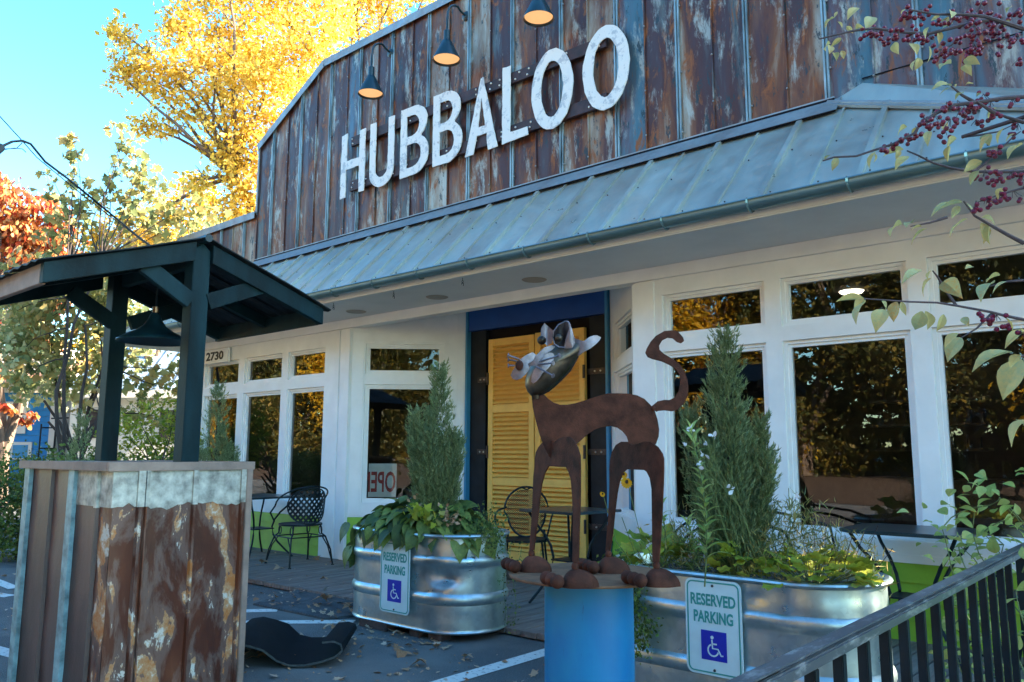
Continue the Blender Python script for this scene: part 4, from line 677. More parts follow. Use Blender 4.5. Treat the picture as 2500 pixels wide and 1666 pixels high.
for ch, x0, w_, zb in (('H', -7.905, .47, 4.375), ('U', -7.34, .44, 4.37), ('B', -6.785, .475, 4.385), ('B', -6.24, .455, 4.395), ('A', -5.735, .465, 4.39), ('L', -5.205, .345, 4.395), ('O', -4.815, .515, 4.385), ('O', -4.185, .52, 4.40)):
    outs = [J(refine(o)) for o in ltr(ch, w_)]
    link('letter', curve_mesh('letter', outs, lambda u, v, d, x0=x0, zb=zb: (x0+u, 5.868+d, zb+v), .011, M['letter']), SG)
m_ = MB()
for x in (-7.7, -7.45, -6.95, -6.66, -6.06, -5.6, -5.38, -5.24, -5.02, -4.86, -4.4, -4.1, -3.98):
    for z in (5.06, 5.12, 4.49, 4.54): m_.ball((x + jit.uniform(-.03, .03), 5.882, z), .011, 4)
part('bolt', m_, M['bolt'], SG)
# gooseneck lamps
def gooseneck(x, label):
    t = thing('gooseneck_lamp', label, 'wall lamp', (x, YP, 5.45), 'gooseneck lamps over the shop sign')
    q = .62 if x < -5 else .64
    m_ = MB(); m_.lathe((x, YP-.02, 6.07), [(0, -.02), (.05, -.02), (.055, .0), (.03, .015), (0, .015)], 16, axis=(0, -1, 0)); part('wall_plate', m_, M['dkmetal'], t, True)
    pts = [(x, YP-.02, 6.07), (x, YP-.10, 6.095)] + [(x, YP-.14-.15*math.sin(math.radians(a))*1.0, 5.98+.145*math.cos(math.radians(a))) for a in range(0, 95, 12)] + [(x, YP-.30, 5.90), (x, YP-.30, 5.76)]
    m_ = MB(); m_.tube(pts, .013, 8); part('arm', m_, M['dkmetal'], t, True)
    c = (x, YP-.30, 5.44); ax = (0, 0, 1)
    m_ = MB(); m_.lathe(c, [(.150, -.004), (.152, 0), (.150, .01), (.05, .215), (.036, .225), (.036, .33), (.022, .345), (0, .345)], 32); m_.lathe(c, [(.148, 0), (.146, .006), (.046, .21), (0, .212)], 32); part('shade', m_, M['dkmetal'], t, True)
    m_ = MB(); m_.lathe(c, [(0, .02), (.138, .02)], 28); part('lit_opening', m_, M['lampglow'], t)
gooseneck(-7.09, 'teal gooseneck lamp above the first letters of the sign, leftmost of three')
gooseneck(-5.82, 'teal gooseneck lamp over the middle of the sign, second of three')
gooseneck(-4.55, 'teal gooseneck lamp cut off by the top of the picture, rightmost of three')
# house number
NP = thing('house_number_sign', 'white plate with black house number 2730 above the far left window', 'sign', (-10.5, 5.78, 2.6))
mb = MB(); mb.box(-10.95, -10.19, 5.765, 5.80, 2.505, 2.705); part('plate', mb, M['white'], NP, bevel=.002)
link('digits', text_mesh('digits', '2730', .125, .47, lambda u, v, d: (-10.78+u, 5.762-d, 2.545+v), M['ink'], .004, .03), NP)
# ---------------------------------------------------------------- host stall: counter with little gabled roof
KS = thing('host_stall', 'small outdoor stall with rusted corrugated counter and dark gabled roof on two posts', 'stall', (-4.5, 2.03, 0))
KX, KY0, KY1, KX2 = -3.93, 1.675, 2.375, -5.06
def sheetface(p0, dirv, L, ribs, m_, label=None, z0=.02, z1=1.165, out=None, band=None):
    """corrugated sheet cut at its ribs: each pan is one piece with its rib"""
    p0 = Vector(p0); dv = Vector(dirv); o_ = Vector(out)
    e = [0] + [r for r, _ in ribs] + [L]
    for i in range(len(e)-1):
        a, b = e[i]+.001, e[i+1]-.001; q = MB(); nz = 10; vs = []; nu = 4
        for k in range(nz+1):
            z = z0+(z1-z0)*k/nz
            for j in range(nu+1):
                u = a+(b-a)*j/nu; bow = .004*math.sin(math.pi*j/nu) + .0025*math.sin(k*1.7+i*2+j)
                vs.append(p0+dv*u+o_*bow+Vector((0, 0, z)))
        q.add(vs, [((nu+1)*k+j, (nu+1)*k+j+1, (nu+1)*(k+1)+j+1, (nu+1)*(k+1)+j) for k in range(nz) for j in range(nu)])
        part('metal_sheet', q, m_ if not isinstance(m_, list) else m_[i % len(m_)], KS, True, label=label)
    for r, wd in ribs:
        q = MB(); a = p0+dv*(r-wd/2); b = p0+dv*(r+wd/2); c = p0+dv*(r-wd/4)+o_*.018; d = p0+dv*(r+wd/4)+o_*.018
        vs = [p+Vector((0, 0, z)) for z in (z0, z1) for p in (a, c, d, b)]
        q.add(vs, [(0, 1, 5, 4), (1, 2, 6, 5), (2, 3, 7, 6), (3, 0, 4, 7)]); part('sheet_rib', q, m_ if not isinstance(m_, list) else m_[0], KS)
zt = Vector((0, 0, 1))
sheetface((KX, KY0, 0), (0, 1, 0), KY1-KY0, [(.125, .030), (.155, .012), (.40, .022), (.672, .030)], M['flaky'], 'chocolate brown rusted sheet with pale flaking patches', out=(1, 0, 0))
sheetface((KX2, KY0, 0), (1, 0, 0), KX-KX2, [(.07, .03), (.40, .022), (.985, .022)], [M['boxgrey'], M['boxgrey'], M['boxgrey'], M['flaky'], M['flaky']], out=(0, -1, 0))
for xx in (-4.985, -4.37):
    q = MB(); q.box(xx-.035, xx+.035, KY0-.026, KY0-.004, .02, 1.16); part('corner_strip', q, M['strip'], KS, label='grey galvanised strip')
# raw zinc band near the top of the sheets
q = MB(); jg = random.Random(9)
jb = [(KY0-.007+(KY1-KY0-.003)*k/26, .992+jg.uniform(-.012, .010)+.012*math.sin(k*.5)) for k in range(27)]
q.plate(jb+[(KY1-.01, 1.163), (KY0-.007, 1.163)], lambda u, z, d: (KX+d, u, z), .0075)
for yy, w_ in ((.125, .034), (.155, .016), (.40, .026), (.672, .034)): q.box(KX, KX+.0215, KY0+yy-w_/2, KY0+yy+w_/2, .99, 1.1625)
part('zinc_band', q, M['zinc'], KS, label='pale unrusted zinc band')
q = MB(); q.box(-4.334, KX-.001, KY0-.0075, KY0-.0, .99, 1.163); q.box(KX2+.985-.013, KX2+.985+.013, KY0-.0215, KY0, .985, 1.1625); part('zinc_band', q, M['zinc'], KS)
q = MB(); q.beam((KX+.010, KY1, .02), (KX+.010, KY1, 1.165), .035, .035, (1, 0, 0)); part('corner_board', q, M['woodtan'], KS, bevel=.003)
q = MB(); q.box(KX2, KX-.01, KY1-.01, KY1, .02, 1.16); q.box(KX2, KX2+.01, KY0, KY1, .02, 1.16); q.box(KX2, KX-.01, KY0+.005, KY0+.012, .02, 1.16); part('carcass', q, M['black'], KS)
zc, zd = 1.160, 1.203
for a, b in (((KX+.035, KY0-.04, 0), (KX+.035, KY1+.03, 0)), ((KX2-.03, KY0-.045, 0), (KX+.0, KY0-.045, 0)), ((KX2-.03, KY1+.02, 0), (KX+.0, KY1+.02, 0)), ((KX2-.035, KY0-.04, 0), (KX2-.035, KY1+.03, 0))):
    pass
q = MB(); q.box(KX-.005, KX+.022, KY0-.037, KY1+.03, zc, zd); part('top_trim', q, M['woodtan'], KS, bevel=.002)
q = MB(); q.box(KX2-.03, KX-.006, KY0-.037, KY0-.012, zc, zd); part('top_trim', q, M['woodtan'], KS, bevel=.002)
q = MB(); q.box(KX2-.03, KX-.006, KY1+.005, KY1+.03, zc, zd); part('top_trim', q, M['woodtan'], KS, bevel=.002)
q = MB(); q.box(KX2-.028, KX-.007, KY0-.011, KY1+.004, zd-.02, zd-.003); part('counter_top', q, M['woodtan'], KS)
YR = 2.058
def pt(y, z, x): return (x, y, z)
# posts with pointed tops
for x, (ya, yb) in ((-3.985, (2.012, 2.106)), (-4.905, (1.993, 2.085))):
    q = MB(); ym = (ya+yb)/2; pr = [(ya, 1.19), (yb, 1.19), (yb, 2.315), (ym, 2.355), (ya, 2.315)]
    q.plate(pr, lambda u, z, d, x=x: (x-.06+d*1.0, u, z), .092); part('post', q, M['wooddk'], KS, bevel=.003)
def raf(x, side, wd=.04, ht=.10, end=.765, apex=2.365, zend=2.105, gap=.047):
    """rafter board from the ridge to the eave in the plane x"""
    s = side; y0 = YR+s*gap; y1 = YR+s*end; sl = (zend-apex)/end
    za = apex + sl*gap; zb = zend; q = MB()
    q.plate([(y0, za), (y1, zb), (y1, zb-ht*.95), (y0, za-ht)] if s > 0 else [(y0, za), (y0, za-ht), (y1, zb-ht*.95), (y1, zb)], lambda u, z, d: (x-wd/2+d, u, z), wd)
    return q
for x in (-3.945, -5.09):
    for s in (-1, 1): part('rafter', raf(x, s), M['wooddk'], KS, bevel=.002)
for x in (-4.52,):
    for s in (-1, 1): part('rafter', raf(x, s, ht=.07), M['wooddk'], KS)
for s in (-1, 1):   # eave boards; the left one is tan to paint in the light on it
    q = MB(); y = YR+s*.752; q.box(-5.125, -3.967, y-.014, y+.014, 2.01, 2.105); part('eave_board', q, M['wooddk'] if s > 0 else M['woodtan'], KS, bevel=.002)
q = MB(); q.box(-5.06, -4.03, YR-.02, YR+.02, 2.24, 2.33); part('ridge_beam', q, M['wooddk'], KS)
def brace(x, s, yi, zi, yo, zo, wd=.035, ht=.085):
    q = MB(); q.beam((x, YR+s*yi, zi), (x, YR+s*yo, zo), wd, ht, (0, -s*.6, .8)); return q
for x, zz in ((-3.965, 0), (-4.885, -.02)):
    part('brace', brace(x, -1, .045, 2.035+zz, .30, 2.185+zz), M['wooddk'], KS, bevel=.002)
    part('brace', brace(x, 1, .048, 2.045+zz, .385, 2.19+zz), M['wooddk'], KS, bevel=.002)
# roof sheets: wavy corrugated iron, three sheets a side
for s in (-1, 1):
    for k, (xa, xb) in enumerate(((-5.15, -4.74), (-4.76, -4.33), (-4.35, -3.90))):
        q = MB(); nu, nv = 16, 8; vs = []
        for lay in (0, .006):
            for i in range(nv+1):
                t = i/nv; y = YR+s*t*.80; z = 2.372 + (2.095-2.372)*t/1.0 + lay
                for j in range(nu+1):
                    u = j/nu; x = xa+(xb-xa)*u; vs.append((x, y, z + .006*math.sin(j*math.pi/2) + k*.002 + .006*math.sin(t*5+k*2+s)*(t) ))
        n1 = (nu+1)*(nv+1); f = []
        for i in range(nv):
            for j in range(nu):
                a = i*(nu+1)+j; f += [(a, a+1, a+nu+2, a+nu+1), (n1+a, n1+a+nu+1, n1+a+nu+2, n1+a+1)]
        ring = [j for j in range(nu+1)] + [i*(nu+1)+nu for i in range(1, nv+1)] + [nv*(nu+1)+j for j in range(nu-1, -1, -1)] + [i*(nu+1) for i in range(nv-1, 0, -1)]
        for i in range(len(ring)): a, b = ring[i], ring[(i+1) % len(ring)]; f.append((a, b, n1+b, n1+a))
        q.add(vs, f); part('roof_sheet', q, M['darkzinc'] if 'darkzinc' in M else M['boxsheet'], KS, True)
q = MB(); q.tube([(-5.16, YR, 2.372), (-3.89, YR, 2.372)], .022, 8); part('ridge_cap', q, M['dkmetal'], KS)
# pendant lamp hanging in the stall
PL = thing('pendant_lamp', 'black bell shaped pendant lamp with brass collar hanging under the stall roof', 'pendant lamp', (-4.42, 2.045, 1.87))
c = (-4.42, 2.045, 1.862)
q = MB(); q.tube([(c[0], c[1], 2.30), (c[0], c[1], 2.06)], .006, 6); part('cord', q, M['iron'], PL)
q = MB(); q.lathe(c, [(.012, .20), (.017, .20), (.017, .165), (.012, .165)], 16); part('collar', q, M['brass'], PL, True)
q = MB(); q.lathe(c, [(.190, .0), (.194, .004), (.190, .012), (.15, .036), (.10, .062), (.06, .092), (.036, .128), (.028, .152), (.020, .166), (0, .168)], 40); q.lathe(c, [(.188, .002), (.148, .030), (.098, .056), (.058, .086), (.03, .125), (0, .14)], 40); part('shade', q, M['dkmetal'], PL, True)
# black rubber mat curling up off the lot beside the stall
prof = [(-5.25, .42, 0), (-5.18, .30, 0), (-5.10, .20, 0), (-4.98, .165, 0), (-4.85, .17, 0), (-4.72, .17, 0), (-4.6, .15, 0)]
def rollmat():
    A = Vector((-4.55, 2.47, 0)); across = Vector((-.80, .60, 0)); along = Vector((.70, .72, 0)).normalized()
    # profile along its length: (s, z), humps then curls back over itself
    pr = [(-.33, .50), (-.30, .30), (-.25, .13), (-.17, .06), (-.08, .05), (.02, .03), (.05, .02), (.09, .09), (.15, .135), (.22, .145), (.30, .125), (.38, .10), (.46, .04), (.54, .012), (.63, .012), (.72, .03), (.80, .055), (.845, .095), (.835, .135), (.79, .155), (.72, .15)]
    L = []; th = .012; k = len(pr)
    for i, (s, z) in enumerate(pr):
        a = Vector(pr[max(i-1, 0)]); b = Vector(pr[min(i+1, k-1)]); d = (b-a).normalized(); L.append((s-d.y*th, z+d.x*th))
    full = list(pr) + L[::-1]; q = MB(); nv = 8; vs = []; n = len(full)
    for v in range(nv+1):
        t = v/nv; w_ = .74*t
        for j, (s, z) in enumerate(full):
            f_ = 1 - .25*t*(1 if s > .4 else 0); vs.append(A + along*(s + .10*t) + across*w_ + Vector((0, 0, max(.003, z*f_ + .0*t))))
    fs = [(v*n+i, v*n+(i+1) % n, (v+1)*n+(i+1) % n, (v+1)*n+i) for v in range(nv) for i in range(n)]
    q.add(vs, fs); q.add(vs[:n], [(i, i+1, n-2-i, n-1-i) for i in range(n//2-1)], 1); q.add(vs[nv*n:], [(i, i+1, n-2-i, n-1-i) for i in range(n//2-1)], 1); return q
solo('rolled_mat', rollmat(), [M['rubber'], M['rubberedge']], 'thick black rubber mat humped and curling over on the asphalt beside the stall', 'mat', smooth=True)
# ---------------------------------------------------------------- stock tank planters
def ovalring(cx, cy, hx, r, n=20, o=0.0):
    return [(cx+hx+(r+o)*math.cos(t), cy+(r+o)*math.sin(t)) for t in [math.pi*(-.5+i/n) for i in range(n+1)]] + [(cx-hx+(r+o)*math.cos(t), cy+(r+o)*math.sin(t)) for t in [math.pi*(.5+i/n) for i in range(n+1)]]
TPROF = [(0, .0), (.006, .01), (.0, .02), (0, .05), (0, .10), (.001, .16), (.0, .185), (.010, .195), (.016, .212), (.016, .235), (.009, .252), (0, .262), (0, .31), (0, .36), (0, .425), (.002, .435), (.011, .447), (.016, .463), (.016, .483), (.010, .498), (0, .508), (0, .55), (-.004, .60), (-.004, .625), (.008, .626), (.018, .632), (.022, .641), (.018, .650), (.006, .655), (-.010, .650), (-.014, .630), (-.014, .55)]
def tank(name, cx, cy, hx, r, zb, label, group, dents=()):
    t = thing(name, label, 'planter', (cx, cy, zb), group)
    q = MB(); n = 40; k = 2*(n+1); vs = []
    def fine(lst, m=3):
        o = []
        for (o0, z0_), (o1, z1_) in zip(lst[:-1], lst[1:]): o += [(o0+(o1-o0)*i/m, z0_+(z1_-z0_)*i/m) for i in range(m if z1_-z0_ > .03 else 1)]
        return o+[lst[-1]]
    def ring(o):
        half = [(cx-hx+2*hx*i/24, cy-r-o) for i in range(24)]; cap_ = [(cx+hx+(r+o)*math.cos(a), cy+(r+o)*math.sin(a)) for a in [math.pi*(-.5+i/24) for i in range(25)]]
        back = [(cx+hx-2*hx*i/24, cy+r+o) for i in range(1, 24)]; cap2 = [(cx-hx+(r+o)*math.cos(a), cy+(r+o)*math.sin(a)) for a in [math.pi*(.5+i/24) for i in range(25)]]
        return half+cap_+back+cap2[:-1]
    P_ = fine(TPROF)
    for o, z in P_:
        rg = ring(o); m = len(rg)
        for x, y in rg:
            d = 0
            for dx, dzz, rad, dep in dents:
                if y < cy+.2: 
                    e_ = ((x-dx)/rad)**2 + ((z-dzz)/(rad*.62))**2; d += dep*math.exp(-e_*1.6)
            w_ = .0025*math.sin(x*9+z*7)+.0015*math.sin(z*31+x*23)
            vs.append((x, y + d + w_, zb+z))
    fs = [(i*m+j, i*m+(j+1) % m, (i+1)*m+(j+1) % m, (i+1)*m+j) for i in range(len(P_)-1) for j in range(m)]
    q.add(vs, fs); part('tank_wall', q, M['tank'], t, True)
    s = MB(); rg = ring(-.016); s.add([(x, y, zb+.585+.01*math.sin(x*20)*math.cos(y*17)) for x, y in rg], [tuple(range(len(rg)))]); part('soil', s, M['soil'], t)
    return t
T1 = tank('stock_tank_planter', -4.445, 4.21, .325, .335, .05, 'dented galvanised tank planter on blocks left of the entrance, broad leaves spilling over its rim', 'galvanised tank planters', [(-4.0, .37, .13, .055), (-3.93, .30, .05, -.01)])
T2 = tank('stock_tank_planter', -1.845, 3.905, .36, .335, .04, 'large galvanised tank planter beside the blue pedestal and behind the black railing', 'galvanised tank planters', [(-1.62, .56, .05, .014), (-1.35, .33, .12, .008)])
T3 = tank('stock_tank_planter', -7.60, 4.12, .05, .29, .02, 'galvanised tank planter hidden behind the stall, trailing stems beside the black lattice chair', 'galvanised tank planters')
for x, y, w_ in ((-4.66, 3.92, .3), (-4.25, 3.95, .1), (-4.06, 3.96, .12), (-4.45, 4.35, .4), (-2.1, 3.9, .3), (-1.6, 3.9, .3)):
    q = MB(); q.box(x-w_/2, x+w_/2, y-.05, y+.05, 0, .055 if x < -3 else .045); solo('support_block', q, M['brick'], {-4.66: 'long dark block under the left end of the dented tank planter', -4.25: 'small dark block under the front of the dented tank planter', -4.06: 'pale edged small block under the right end of the dented tank planter', -4.45: 'dark block under the back of the dented tank planter', -2.1: 'dark block under the left half of the large tank planter', -1.6: 'dark block under the right half of the large tank planter'}[x], 'block', bevel=.004)
# reserved parking signs
def psign(x0, y, z0, wd, ht, tilt, label):
    t = thing('parking_sign', label, 'sign', (x0+wd/2, y, z0), 'reserved parking signs hung on the tank planters')
    ca, sa = math.cos(tilt), math.sin(tilt)
    def fn(u, v, d): uu = u-wd/2; vv = v; return (x0+wd/2+uu*ca-vv*sa, y-d, z0+uu*sa+vv*ca)
    def rr(m_, r): 
        a, b, c_, d_ = m_, wd-m_, m_, ht-m_
        return arc(b-r, c_+r, r, -90, 0, 6) + arc(b-r, d_-r, r, 0, 90, 6) + arc(a+r, d_-r, r, 90, 180, 6) + arc(a+r, c_+r, r, 180, 270, 6)
    q = MB(); q.plate(rr(0, .035), fn, .003); part('plate', q, M['signwhite'], t)
    link('border', curve_mesh('border', [rr(.010, .028), rr(.0165, .022)], lambda u, v, d: fn(u, v, .0042+d), .0012, M['signgreen']), t)
    k = ht/.457
    link('lettering', text_mesh('lettering', 'RESERVED', .058*k, wd*.80, lambda u, v, d: fn(wd*.10+u, ht-.128*k+v, .0042-d*0+d), M['signgreen'], .0012, .03), t)
    link('lettering', text_mesh('lettering', 'PARKING', .058*k, wd*.70, lambda u, v, d: fn(wd*.15+u, ht-.210*k+v, .0042+d), M['signgreen'], .0012, .03), t)
    sx, sy, ss = wd/2-.068*k, ht-.385*k, .136*k
    q = MB(); q.plate([(sx, sy), (sx+ss, sy), (sx+ss, sy+ss*1.03), (sx, sy+ss*1.03)], lambda u, v, d: fn(u, v, .0032+d), .0012); part('symbol_panel', q, M['signblue'], t)
    q = MB(); f2 = lambda u, v, d: fn(sx+u*ss, sy+v*ss, .0048+d)
    q.plate(arc(.44, .80, .062, 0, 345, 20), f2, .001)
    for pl in ([(.43, .72), (.45, .42), (.66, .42), (.78, .20), (.86, .22)], [(.44, .58), (.62, .58)], arc(.47, .36, .20, 112, 345, 20)): q.plate(stroke(pl, .055), f2, .001)
    part('wheelchair_symbol', q, M['signwhite'], t)
    q = MB()
    for v in (ht-.028, .025): q.ball(fn(wd/2, v, .004), .007, 4)
    part('screw', q, M['hinge'], t)
psign(-1.957, 3.548, .235, .285, .432, .0, 'fully visible reserved parking sign with wheelchair panel, on the large tank behind the railing')
psign(-4.553, 3.846, .145, .31, .485, .0, 'reserved parking sign partly covered by broad leaves, on the dented tank left of the entrance')
# ---------------------------------------------------------------- plants
def juniper(name, base, h_, r_, n, label, group, lean=(0, 0), spikes=7, seed=1, parent_soil=None):
    g = np.random.default_rng(seed); t = thing(name, label, 'shrub', base, group); bx, by, bz = base
    q = MB(); q.tube([(bx, by, bz-.05), (bx, by, bz+h_*.3), (bx+lean[0]*.5, by+lean[1]*.5, bz+h_*.8)], [.02, .014, .004], 6)
    tips = [(bx+lean[0], by+lean[1], bz+h_)]
    for k in range(spikes):
        a = 2*math.pi*(k+g.uniform(-.3, .3))/spikes; hh = h_*g.uniform(.40, .74); rr_ = r_*g.uniform(.45, .85)*(1.25-hh/h_*.6)
        tips.append((bx+rr_*math.cos(a), by+rr_*math.sin(a), bz+hh))
    pts, ups = [], []
    B0 = np.array([bx, by, bz])
    for ti, tp in enumerate(tips):
        tp = np.array(tp); m = int(n*(1.6 if ti == 0 else .9)/len(tips))
        s = g.uniform(0, 1, m)**.85; ax = B0 + (tp-B0)*s[:, None]
        ax[:, 0] -= (tp[0]-bx)*(s*(1-s))*-.9; ax[:, 1] -= (tp[1]-by)*(s*(1-s))*-.9
        rad = (1-s)**.75*r_*(.66 if ti == 0 else .30)*np.minimum(1, s*6+.5)
        # little upright sprays on the surface of the spire
        ns = max(10, m//22); ss = g.uniform(0, 1, ns)**.9; aa = g.uniform(0, 6.283, ns)
        for j in range(ns):
            c0 = B0+(tp-B0)*ss[j]; c0 = c0 + np.array([(tp[0]-bx), (tp[1]-by), 0])*(ss[j]*(1-ss[j]))*.9
            R_ = (1-ss[j])**.75*r_*(.66 if ti == 0 else .30)*min(1, ss[j]*6+.5)
            dirv = np.array([math.cos(aa[j])*.6, math.sin(aa[j])*.6, 1.0]); dirv /= np.linalg.norm(dirv)
            c1 = c0+np.array([math.cos(aa[j]), math.sin(aa[j]), 0])*R_*g.uniform(.35, 1.0); ln = g.uniform(.07, .17)*(1.2-ss[j]*.5)
            u_ = g.uniform(0, 1, 26); pp = c1 + dirv*u_[:, None]*ln + g.normal(size=(26, 3))*.011*(1.15-u_)[:, None]
            pts.append(pp); ups.append(np.repeat(dirv[None], 26, 0))
    P_ = np.concatenate(pts); U = np.concatenate(ups)
    link('stem', q.mesh('stem', M['barkdk']), t)
    link('foliage', cloudmesh('foliage', P_, .026, SPRIG, M['ljun'], U, .5, None), t)
juniper('juniper_shrub', (-4.33, 4.15, .66), 1.20, .24, 36000, 'loose upright juniper in the dented tank, left of the yellow shutters', 'upright junipers in planters', (.06, -.02), 7, 4)
juniper('juniper_shrub', (-1.85, 3.84, .62), 1.22, .27, 40000, 'tallest dense juniper in the large tank, right of the cat sculpture', 'upright junipers in planters', (.01, -.02), 7, 9)
juniper('juniper_shrub', (-7.42, 4.12, .60), 1.28, .33, 20000, 'pale green juniper behind the right post of the stall', 'upright junipers in planters', (0, 0), 6, 12)
juniper('juniper_shrub', (-8.95, 3.45, 0), 1.60, .34, 18000, 'blue green juniper standing by the hedge left of the stall posts', 'upright junipers in planters', (0, 0), 5, 15)
def leafobj(tmpl_mesh, base, tip, wide, parent, roll=0.0):
    o = bpy.data.objects.new('leaf', tmpl_mesh); COL.objects.link(o); o.parent = parent
    b, t_ = Vector(base), Vector(tip); y = (t_-b); L = y.length; y.normalize()
    x = y.cross(Vector((0.3, -.5, .8)) if abs(y.z) > .8 else Vector((0, 0, 1))); x.normalize(); x.rotate(Matrix.Rotation(roll, 3, y)) if False else None
    x = Matrix.Rotation(roll, 3, y) @ x; z = x.cross(y)
    mt = Matrix((x*wide, y*L, z*L)).transposed().to_4x4(); mt.translation = b
    o.matrix_parent_inverse = Matrix.Identity(4) if parent.type != 'EMPTY' else Matrix.Translation(-Vector(parent.location))
    o.matrix_basis = mt; return o
def leafmesh(name, m, drop=.22, cup=.10, n=7, heart=False, width=.33):
    """a single broad leaf with midrib fold and a drooping tip"""
    q = MB(); vs = []
    for i in range(n+1):
        t = i/n; w_ = width*math.sin(math.pi*min(1, t*(1-.0)+.02)**(.62 if heart else .8))*(1 if t < .96 else .3)
        if i == n: w_ = 0.001
        z = .10*math.sin(t*math.pi*.8) - drop*t*t
        for s in (-1, -.5, 0, .5, 1): vs.append((s*w_, t, z + cup*abs(s)*w_ - (.015 if abs(s) == .5 else 0)*math.sin(i*2.2)))
    q.add(vs, [(5*i+j, 5*i+j+1, 5*i+j+6, 5*i+j+5) for i in range(n) for j in range(4)])
    me = q.mesh(name, m, True); return me
LB = [leafmesh('leaf', M['lbig'], .22, .10, heart=True, width=.40), leafmesh('leaf', M['lbig'], .10, .22, heart=True, width=.36), leafmesh('leaf', M['lbig'], .32, .05, heart=True, width=.42)]
LF = leafmesh('leaf', M['lfade'], .3, .3, width=.26)
BL = thing('broad_leaf_plant', 'broad drooping green leaves mounded over the rim of the dented tank planter', 'plant', (-4.4, 4.15, .64))
q = MB(); lr = random.Random(11)
for i in range(230):
    ring_t = i/120; a = lr.uniform(0, 6.283)
    if i < 160: a = lr.uniform(math.pi*.98, math.pi*2.12)    # most of it leans out over the front
    ex, ey = .66*math.cos(a), .36*math.sin(a); k = lr.uniform(.35, 1.0)
    b = Vector((-4.42+ex*k*.9, 4.17+ey*k*.9, .69 + .17*(1-k**2) + lr.uniform(-.02, .05)))
    out = Vector((math.cos(a)*1.1, math.sin(a), 0)).normalized(); dz = -1.35*k**2 + lr.uniform(-.2, .5)
    d = (out*lr.uniform(.5, 1) + Vector((lr.uniform(-.6, .6), lr.uniform(-.3, .2), dz))).normalized(); L = lr.uniform(.11, .20)
    leafobj(LF if lr.random() < .05 else lr.choice(LB), b, b+d*L, L*lr.uniform(.85, 1.05), BL, lr.uniform(-.7, .7))
    if i % 2 == 0: q.tube([(-4.42+ex*.2, 4.17+ey*.2, .63), tuple((Vector((-4.42+ex*.5, 4.17+ey*.5, .72))+b)/2), tuple(b)], .0035, 4)
part('stems', q, M['lstem'], BL)
lr = random.Random(21)
for i in range(9):     # the big clump hanging far over the left end
    a = lr.uniform(2.6, 4.3); b = Vector((-4.93+.07*math.cos(a)+lr.uniform(-.06, .06), 4.0+.1*math.sin(a), .66+lr.uniform(-.14, .10))); d = Vector((-.45+lr.uniform(-.25, .25), -.35, -1.1)).normalized()
    leafobj(lr.choice(LB), b, b+d*.18, .17, BL, lr.uniform(-.9, .9))
# sparse coleus tips and twiggy herb at its right side
def sprigplant(name, pts, n, size, tm, m, label, cat='plant', stems=None, sig=.05, up=(0, 0, 1), spread=1.2, sm=None):
    t = thing(name, label, cat, tuple(pts[0])); P_ = []
    for p in pts: P_.append(npr.normal(size=(n, 3))*sig + np.array(p))
    link('foliage', cloudmesh('foliage', np.concatenate(P_), size, tm, m, np.array([up]*(n*len(pts)), float), spread), t)
    if stems:
        q = MB()
        for s in stems: q.tube(s, .0016, 4)
        part('stems', q, sm or M['lstem'], t)
    return t
sprigplant('herb_plant', [(-3.78, 4.15, .80), (-3.74, 4.1, .72), (-3.70, 4.12, .65), (-3.84, 4.1, .74)], 170, .022, LEAF, M['lbig'], 'small leaved bushy herb at the right end of the dented tank', stems=[[(-3.85, 4.1, .6), (-3.72, 4.1, .86)], [(-3.8, 4.1, .6), (-3.66, 4.1, .74)], [(-3.85, 4.15, .6), (-3.80, 4.2, .9)]])
def trail(x, y, z, L, m, name, label, nn=1, dx=.02):
    t = thing(name, label, 'plant', (x, y, z)); q = MB(); P_ = []
    for k in range(nn):
        xx = x+k*.09; pts = [(xx+dx*math.sin(i*1.1+k), y-.02*min(i, 3), z-L*i/8) for i in range(9)]; q.tube(pts, .002, 4)
        for p in pts: P_.append(np.array(p)+npr.normal(size=(7, 3))*np.array([.012, .012, L*.05]))
    part('stems', q, M['lstem'], t); link('foliage', cloudmesh('foliage', np.concatenate(P_), .022, LEAF, m), t)
trail(-3.70, 4.28, .62, .5, M['lbig'], 'trailing_plant', 'thin brownish stems trailing between the dented tank and the blue pedestal', 2, .012)
sprigplant('coleus_tips', [(-4.0, 3.96, .83), (-3.98, 3.98, .80), (-4.32, 3.95, .86)], 26, .035, LEAF, M['litter'], 'withered pinkish flower tips among the broad leaves of the dented tank', sig=.03, stems=[[(-4.05, 4.02, .6), (-3.90, 4.0, .95)], [(-4.0, 4.0, .6), (-3.82, 3.98, .90)]])
sprigplant('lime_sprig', [(-4.22, 3.86, .86), (-4.18, 3.86, .82), (-4.05, 3.88, .80)], 14, .06, MAPLE, M['lheuch'], 'small lime green lobed sprig in front of the juniper in the dented tank', sig=.03)
# trailing plants of the hidden planter left of the chair
sprigplant('trailing_plant', [(-7.26, 4.15, .52), (-7.23, 4.1, .44), (-7.25, 4.12, .34), (-7.22, 4.12, .25), (-7.3, 4.1, .6)], 60, .04, LEAF, M['llime'], 'leggy trailing stems hanging from the hidden planter beside the lattice chair', stems=[[(-7.4, 4.1, .62), (-7.27, 4.12, .5), (-7.24, 4.1, .1)], [(-7.4, 4.15, .62), (-7.2, 4.15, .4), (-7.21, 4.15, .08)]], up=(0, 0, -1), sm=M['twig'])
